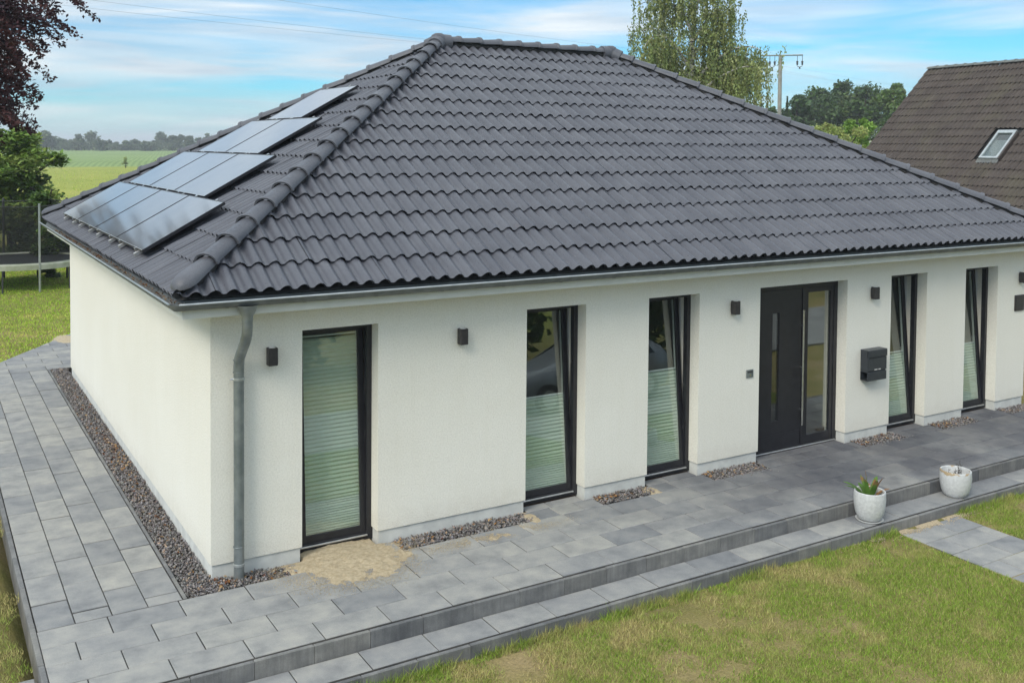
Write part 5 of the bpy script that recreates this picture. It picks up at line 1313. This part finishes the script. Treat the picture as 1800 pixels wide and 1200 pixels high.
# ---- purple beech and green shrub at the left
r = np.random.default_rng(31); random.seed(31)
DP_ = 23.0; pb0 = atd(-190, 300, DP_); base = np.array([pb0[0], pb0[1], -0.05])
pt = thing('copper_beech', 'dark purple leaved tree reaching in at the upper left', 'tree', base)
q = MB(); topp = atd(-170, -110, DP_); q.tube([base, atd(-188, 150, DP_), atd(-180, 0, DP_), topp], [0.24, 0.19, 0.13, 0.04], 9)
cs, col = [], []; palp = np.array([(0.050, 0.019, 0.025), (0.070, 0.026, 0.031), (0.090, 0.034, 0.034), (0.036, 0.017, 0.026)])
def spray(u0, v0, u1, v1, dd, leaves, wid):
    a = atd(u0, v0, DP_) + fw_ * dd; b2 = atd(u1, v1, DP_) + fw_ * (dd + r.normal(0, 0.4)); tt = r.random(leaves) ** 0.8
    mid = (a + b2) / 2 + np.array([0, 0, 0.25 * np.linalg.norm(b2 - a)])
    p = ((1 - tt) ** 2)[:, None] * a + (2 * tt * (1 - tt))[:, None] * mid + (tt ** 2)[:, None] * b2
    w_ = wid * (1.05 - tt) + 0.05
    p = p + r.normal(0, 1, (leaves, 3)) * w_[:, None] * np.array([1, 1, 0.6]); cs.append(p)
    col.append(palp[r.integers(0, 4)] * r.uniform(0.8, 1.3) * r.uniform(0.7, 1.35, (leaves, 1)))
    q.tube([a, (a + mid) / 2 * 0.5 + (a * 0.25 + mid * 0.25), mid * 0.5 + (a + b2) * 0.25, b2], [0.016, 0.011, 0.008, 0.003], 5)
tips = [(128, 15, -40, -60), (105, 25, -50, -30), (118, 58, -30, 10), (88, 60, -40, 0), (85, 106, -30, 40), (72, 90, -30, 20), (60, 122, -40, 60), (40, 138, -40, 80), (30, 190, -40, 120), (42, 180, -40, 130), (45, 215, -40, 160), (52, 235, -50, 190), (30, 250, -60, 200), (60, 40, -60, -60), (50, 75, -60, -20), (30, 100, -60, 40), (90, -20, -50, -90), (70, -5, -60, -80), (20, 140, -80, 80), (10, 60, -110, 0), (0, 110, -110, 60), (15, 20, -90, -40), (5, 160, -90, 120), (18, 225, -90, 170), (-20, 240, -110, 200)]
for (u1, v1, u0, v0) in tips:
    for k in range(3): spray(u0 + r.normal(0, 10), v0 + r.normal(0, 10), u1 + r.normal(0, 7) - k * 9, v1 + r.normal(0, 9), r.normal(0, 0.5), 190, 0.12)
for k in range(60):
    u, v = r.uniform(-330, -30), r.uniform(-110, 200); spray(u - 60, v - 30, u, v + 20, r.normal(0, 1.3), 170, 0.25)
for k in range(26):
    u, v = r.uniform(-120, 42), r.uniform(-30, 105); spray(u - 60, v - 30, u, v + 15, r.normal(0, 0.6), 190, 0.19)
q.build('trunk', 'bark', pt, smooth=True); c = np.concatenate(cs); cl = np.concatenate(col)
v, f = leaf_quads(c, r.uniform(0.075, 0.15, len(c)), r, 0.25); link('crown', npmesh('crown', v, f, 'leafattr', np.repeat(cl, 4, 0)), pt)
GS = [(0.15, 0.24, 0.045), (0.20, 0.29, 0.055), (0.085, 0.15, 0.03), (0.25, 0.33, 0.07)]
p_ = atd(28, 195, 33.5); broadleaf('garden_shrub', 'big leafy green shrub behind the trampoline at the left edge', 'shrub', (p_[0] - 0.2, p_[1], -0.06), p_[2] + 0.6, 4.9, GS, 0.19, 30000, 800, clumps=60, crown_low=0.0, lobed=0.72, flat=0.45)
p_ = atd(90, 312, 31.0); broadleaf('garden_shrub', 'small green shrub right of the trampoline net', 'shrub', (p_[0], p_[1], -0.06), p_[2] + 0.3, 2.2, GS, 0.16, 8000, 801, clumps=26, crown_low=0.0, lobed=0.8, flat=0.45)
p_ = atd(-110, 240, 36); broadleaf('garden_shrub', 'dark shrub left of the big one, mostly out of the picture', 'shrub', (p_[0], p_[1], -0.06), 5.0, 5.0, GREEN_M, 0.16, 6000, 802, clumps=34, crown_low=0.0)

# ---- street side planting (seen in the window glass)
for i, (x, y, h, wd) in enumerate([(-8, -17, 6.5, 6), (-1, -18, 7.5, 6.5), (6, -16.5, 7, 6), (13, -17.5, 8, 7), (20, -16.5, 7, 6.5), (27, -17, 8, 7)]):
    broadleaf('street_tree', 'leafy tree across the road opposite the house, %s along from the left' % ['first', 'second', 'third', 'fourth', 'fifth', 'sixth'][i], 'tree', (x, y, -0.25), h, wd, GREEN_M, 0.42, 6500, 900 + i, 'trees across the road', clumps=34, crown_low=0.02)

# ---- parked car on the road (mirrored in the second window)
def car(x0, y0, z0):
    c = thing('parked_car', 'silver grey hatchback parked on the road in front of the house', 'car', (x0, y0, z0))
    # stations: x, floor, sill half width, belt z, belt half width, roof z, roof half width
    st = [(-2.10, 0.42, 0.62, 0.62, 0.66, 0.66, 0.60), (-1.98, 0.24, 0.78, 0.74, 0.82, 0.80, 0.74), (-1.2, 0.20, 0.84, 0.86, 0.87, 0.93, 0.78), (-0.72, 0.20, 0.85, 0.92, 0.88, 1.02, 0.76), (0.05, 0.20, 0.85, 0.94, 0.88, 1.42, 0.62),
          (0.8, 0.20, 0.85, 0.96, 0.88, 1.46, 0.62), (1.5, 0.22, 0.85, 0.98, 0.87, 1.38, 0.60), (1.95, 0.26, 0.82, 1.0, 0.83, 1.12, 0.68), (2.08, 0.40, 0.72, 0.88, 0.76, 0.92, 0.66)]
    q = MB()
    for (x, f0, sw, bz, bw, rz, rw) in st:
        for (yy, zz) in ((sw * 0.9, f0), (sw, f0 + 0.12), (bw, bz), (rw, rz), (rw * 0.6, rz + 0.025), (-rw * 0.6, rz + 0.025), (-rw, rz), (-bw, bz), (-sw, f0 + 0.12), (-sw * 0.9, f0)): q.v.append((x, yy, zz))
    m_ = 10
    for i in range(len(st) - 1):
        for k in range(m_): q.f.append((i * m_ + k, i * m_ + (k + 1) % m_, (i + 1) * m_ + (k + 1) % m_, (i + 1) * m_ + k))
    q.f.append(tuple(range(m_))); q.f.append(tuple(range((len(st) - 1) * m_, len(st) * m_))[::-1])
    MT['paint'] = pm('silver_paint', (0.30, 0.32, 0.34), (0.34, 0.36, 0.38), 2, 0.3, metal=0.5)
    link('body', mesh('body', q.v, q.f, 'paint', True), c, False)
    MT['tint'] = pm('tinted_glass', (0.01, 0.012, 0.014), (0.014, 0.016, 0.018), 2, 0.08)
    for sd in (1, -1):
        for (a, b2) in (((-0.55, 0.98, 0.885), (0.0, 1.36, 0.66)),):
            w_ = MB().add([(-0.50, sd * 0.885, 0.97), (0.62, sd * 0.885, 0.985), (0.62, sd * 0.66, 1.40), (0.04, sd * 0.66, 1.37)], [(0, 1, 2, 3)]); link('side_window', mesh('side_window', w_.v, w_.f, 'tint'), c, False)
            w_ = MB().add([(0.70, sd * 0.885, 0.985), (1.62, sd * 0.87, 1.0), (1.46, sd * 0.65, 1.35), (0.70, sd * 0.66, 1.40)], [(0, 1, 2, 3)]); link('side_window', mesh('side_window', w_.v, w_.f, 'tint'), c, False)
        for xw in (-1.32, 1.32):
            w_ = MB(); prof_ = [(0.19, -0.10), (0.30, -0.10), (0.315, -0.06), (0.315, 0.06), (0.30, 0.10), (0.19, 0.10)]
            n_ = 20
            for (rr, yy) in prof_:
                for k in range(n_): w_.v.append((xw + rr * math.cos(2 * PI * k / n_), sd * 0.80 + yy, 0.315 + rr * math.sin(2 * PI * k / n_)))
            for i in range(5):
                for k in range(n_): w_.f.append((i * n_ + k, i * n_ + (k + 1) % n_, (i + 1) * n_ + (k + 1) % n_, (i + 1) * n_ + k))
            wh = link('wheel', mesh('wheel', w_.v, w_.f, 'black'), c, False)
            rm = MB().tube([(xw, sd * 0.76, 0.315), (xw, sd * 0.885, 0.315)], 0.185, 14); link('rim', mesh('rim', rm.v, rm.f, 'alu'), wh, False)
    w_ = MB().add([(-0.70, -0.70, 1.035), (-0.70, 0.70, 1.035), (0.0, 0.56, 1.42), (0.0, -0.56, 1.42)], [(0, 1, 2, 3)]); link('windscreen', mesh('windscreen', w_.v, w_.f, 'tint'), c, False)
    for sd in (1, -1):
        w_ = MB().cbox(-2.06, -1.96, sd * 0.62 - 0.13, sd * 0.62 + 0.13, 0.62, 0.74, 0.02); link('headlight', mesh('headlight', w_.v, w_.f, 'white'), c, False)
car(10.4, -8.4, -0.225)

# ------------------------------------------------------------------ grass
def blades(name, x, y, h, wdt, col, lean=0.5, r=rng):
    n = len(x); z = gh(x, y) - 0.004; a = r.random(n) * 2 * PI; la = r.random(n) * 2 * PI; l = h * lean * r.random(n)
    b0 = np.stack([x - np.cos(a) * wdt, y - np.sin(a) * wdt, z], -1); b1 = np.stack([x + np.cos(a) * wdt, y + np.sin(a) * wdt, z], -1)
    tp = np.stack([x + np.cos(la) * l, y + np.sin(la) * l, z + h], -1)
    v = np.stack([b0, b1, tp], 1).reshape(-1, 3); f = np.arange(3 * n).reshape(n, 3)
    return tag(link(name, npmesh(name, v, f, 'grassattr', np.repeat(col, 3, 0))), kind='stuff')
def lawn_cols(x, y, r, dry_bias=0.0):
    d = fnoise(x, y, 0.9, 4) * 0.45 + fnoise(x + 30, y + 9, 4.5, 4) * 0.55 + dry_bias
    k = np.clip((d - 0.42) / 0.2, 0, 1); k = np.where(r.random(len(x)) < 0.25, r.random(len(x)), k)[:, None]
    g = np.array([0.235, 0.345, 0.05]) * r.uniform(0.5, 1.5, (len(x), 1)); s = np.array([0.53, 0.46, 0.20]) * r.uniform(0.55, 1.3, (len(x), 1))
    return g * (1 - k) + s * k
def scatter(n, x0, x1, y0, y1): return rng.uniform(x0, x1, n), rng.uniform(y0, y1, n)
# front lawn
n = 480000; x, y = scatter(n, -0.5, 11.0, -6.2, -2.095)
bare = fnoise(x + 3, y, 1.6, 4) - 0.10 * np.exp(-((y + 2.55) / 0.28) ** 2) + 0.25 * (y > -2.2)
keep = (bare > 0.25 + 0.16 * rng.random(n)) & ~((x > 7.34) & (x < 8.46)) & (rng.random(n) < np.clip(1.25 - (-(y + 2.1)) * 0.12 , 0.55, 1))
x, y = x[keep], y[keep]
hh = 0.031 * rng.uniform(0.45, 1.6, len(x)) + 0.10 * np.exp(-((y + 2.12) / 0.06) ** 2) * rng.random(len(x)) * (fnoise(x, y * 0, 3, 2) > 0.42)
blades('lawn_grass', x, y, hh, rng.uniform(0.0022, 0.0050, len(x)), lawn_cols(x, y, rng, -0.10 + 0.10 * np.exp(-((y + 2.5) / 0.3) ** 2)), 1.1)
# straw lying flat on bare patches
n = 60000; x, y = scatter(n, -0.5, 11.0, -6.2, -2.10); kp = ~((x > 7.34) & (x < 8.46)); x, y = x[kp], y[kp]
c = np.stack([x, y, gh(x, y) + 0.004], -1); v, f = leaf_quads(c, rng.uniform(0.02, 0.08, len(x)), rng, 0.93, elong=0.05)
tag(link('dry_straw', npmesh('dry_straw', v, f, 'grassattr', np.repeat(np.array([0.38, 0.30, 0.17]) * rng.uniform(0.6, 1.3, (len(x), 1)), 4, 0))), kind='stuff')
# strip beside the side path
n = 60000; x, y = scatter(n, -3.4, -1.61, -2.6, 6.0); keep = fnoise(x, y, 1.8, 4) > 0.40 + 0.12 * np.exp(-((x + 1.62) / 0.12) ** 2); x, y = x[keep], y[keep]
blades('side_grass', x, y, 0.035 * rng.uniform(0.5, 1.5, len(x)), rng.uniform(0.002, 0.004, len(x)), lawn_cols(x, y, rng, 0.08), 1.0)
# back lawn
n = 150000; x, y = scatter(n, -3.5, 4.5, 10.8, 33); keep = (y > 11.53 + (x + 1.03) * 1.587 + 0.02) | (x < -1.62); x, y = x[keep], y[keep]
cl = lawn_cols(x, y, rng, -0.18) * np.array([1.45, 1.5, 1.05]); blades('back_lawn_grass', x, y, 0.04 * rng.uniform(0.5, 1.4, len(x)), rng.uniform(0.006, 0.013, len(x)), cl, 0.9)
# meadow tufts
n = 14000; x = rng.uniform(-6, 50, n); y = 33 + rng.random(n) ** 1.5 * 120; cl = lawn_cols(x, y, rng, -0.06) * np.array([1.3, 1.25, 1.0]); 
blades('meadow_grass', x, y, rng.uniform(0.06, 0.16, n), rng.uniform(0.02, 0.05, n), cl, 0.8)

# ------------------------------------------------------------------ air
m = bpy.data.materials.new('thin_haze'); m.use_nodes = True; t = m.node_tree; t.nodes.clear()
o_ = N(t, 'ShaderNodeOutputMaterial'); pv = N(t, 'ShaderNodeVolumePrincipled'); pv.inputs['Color'].default_value = (0.90, 0.94, 1.0, 1); pv.inputs['Density'].default_value = 0.00065
pv.inputs['Anisotropy'].default_value = 0.0
t.links.new(pv.outputs[0], o_.inputs['Volume']); MT['haze'] = m
tag(MB().box(-3300, 3300, -600, 4100, -2.0, 22.0).build('haze', m), kind='stuff')
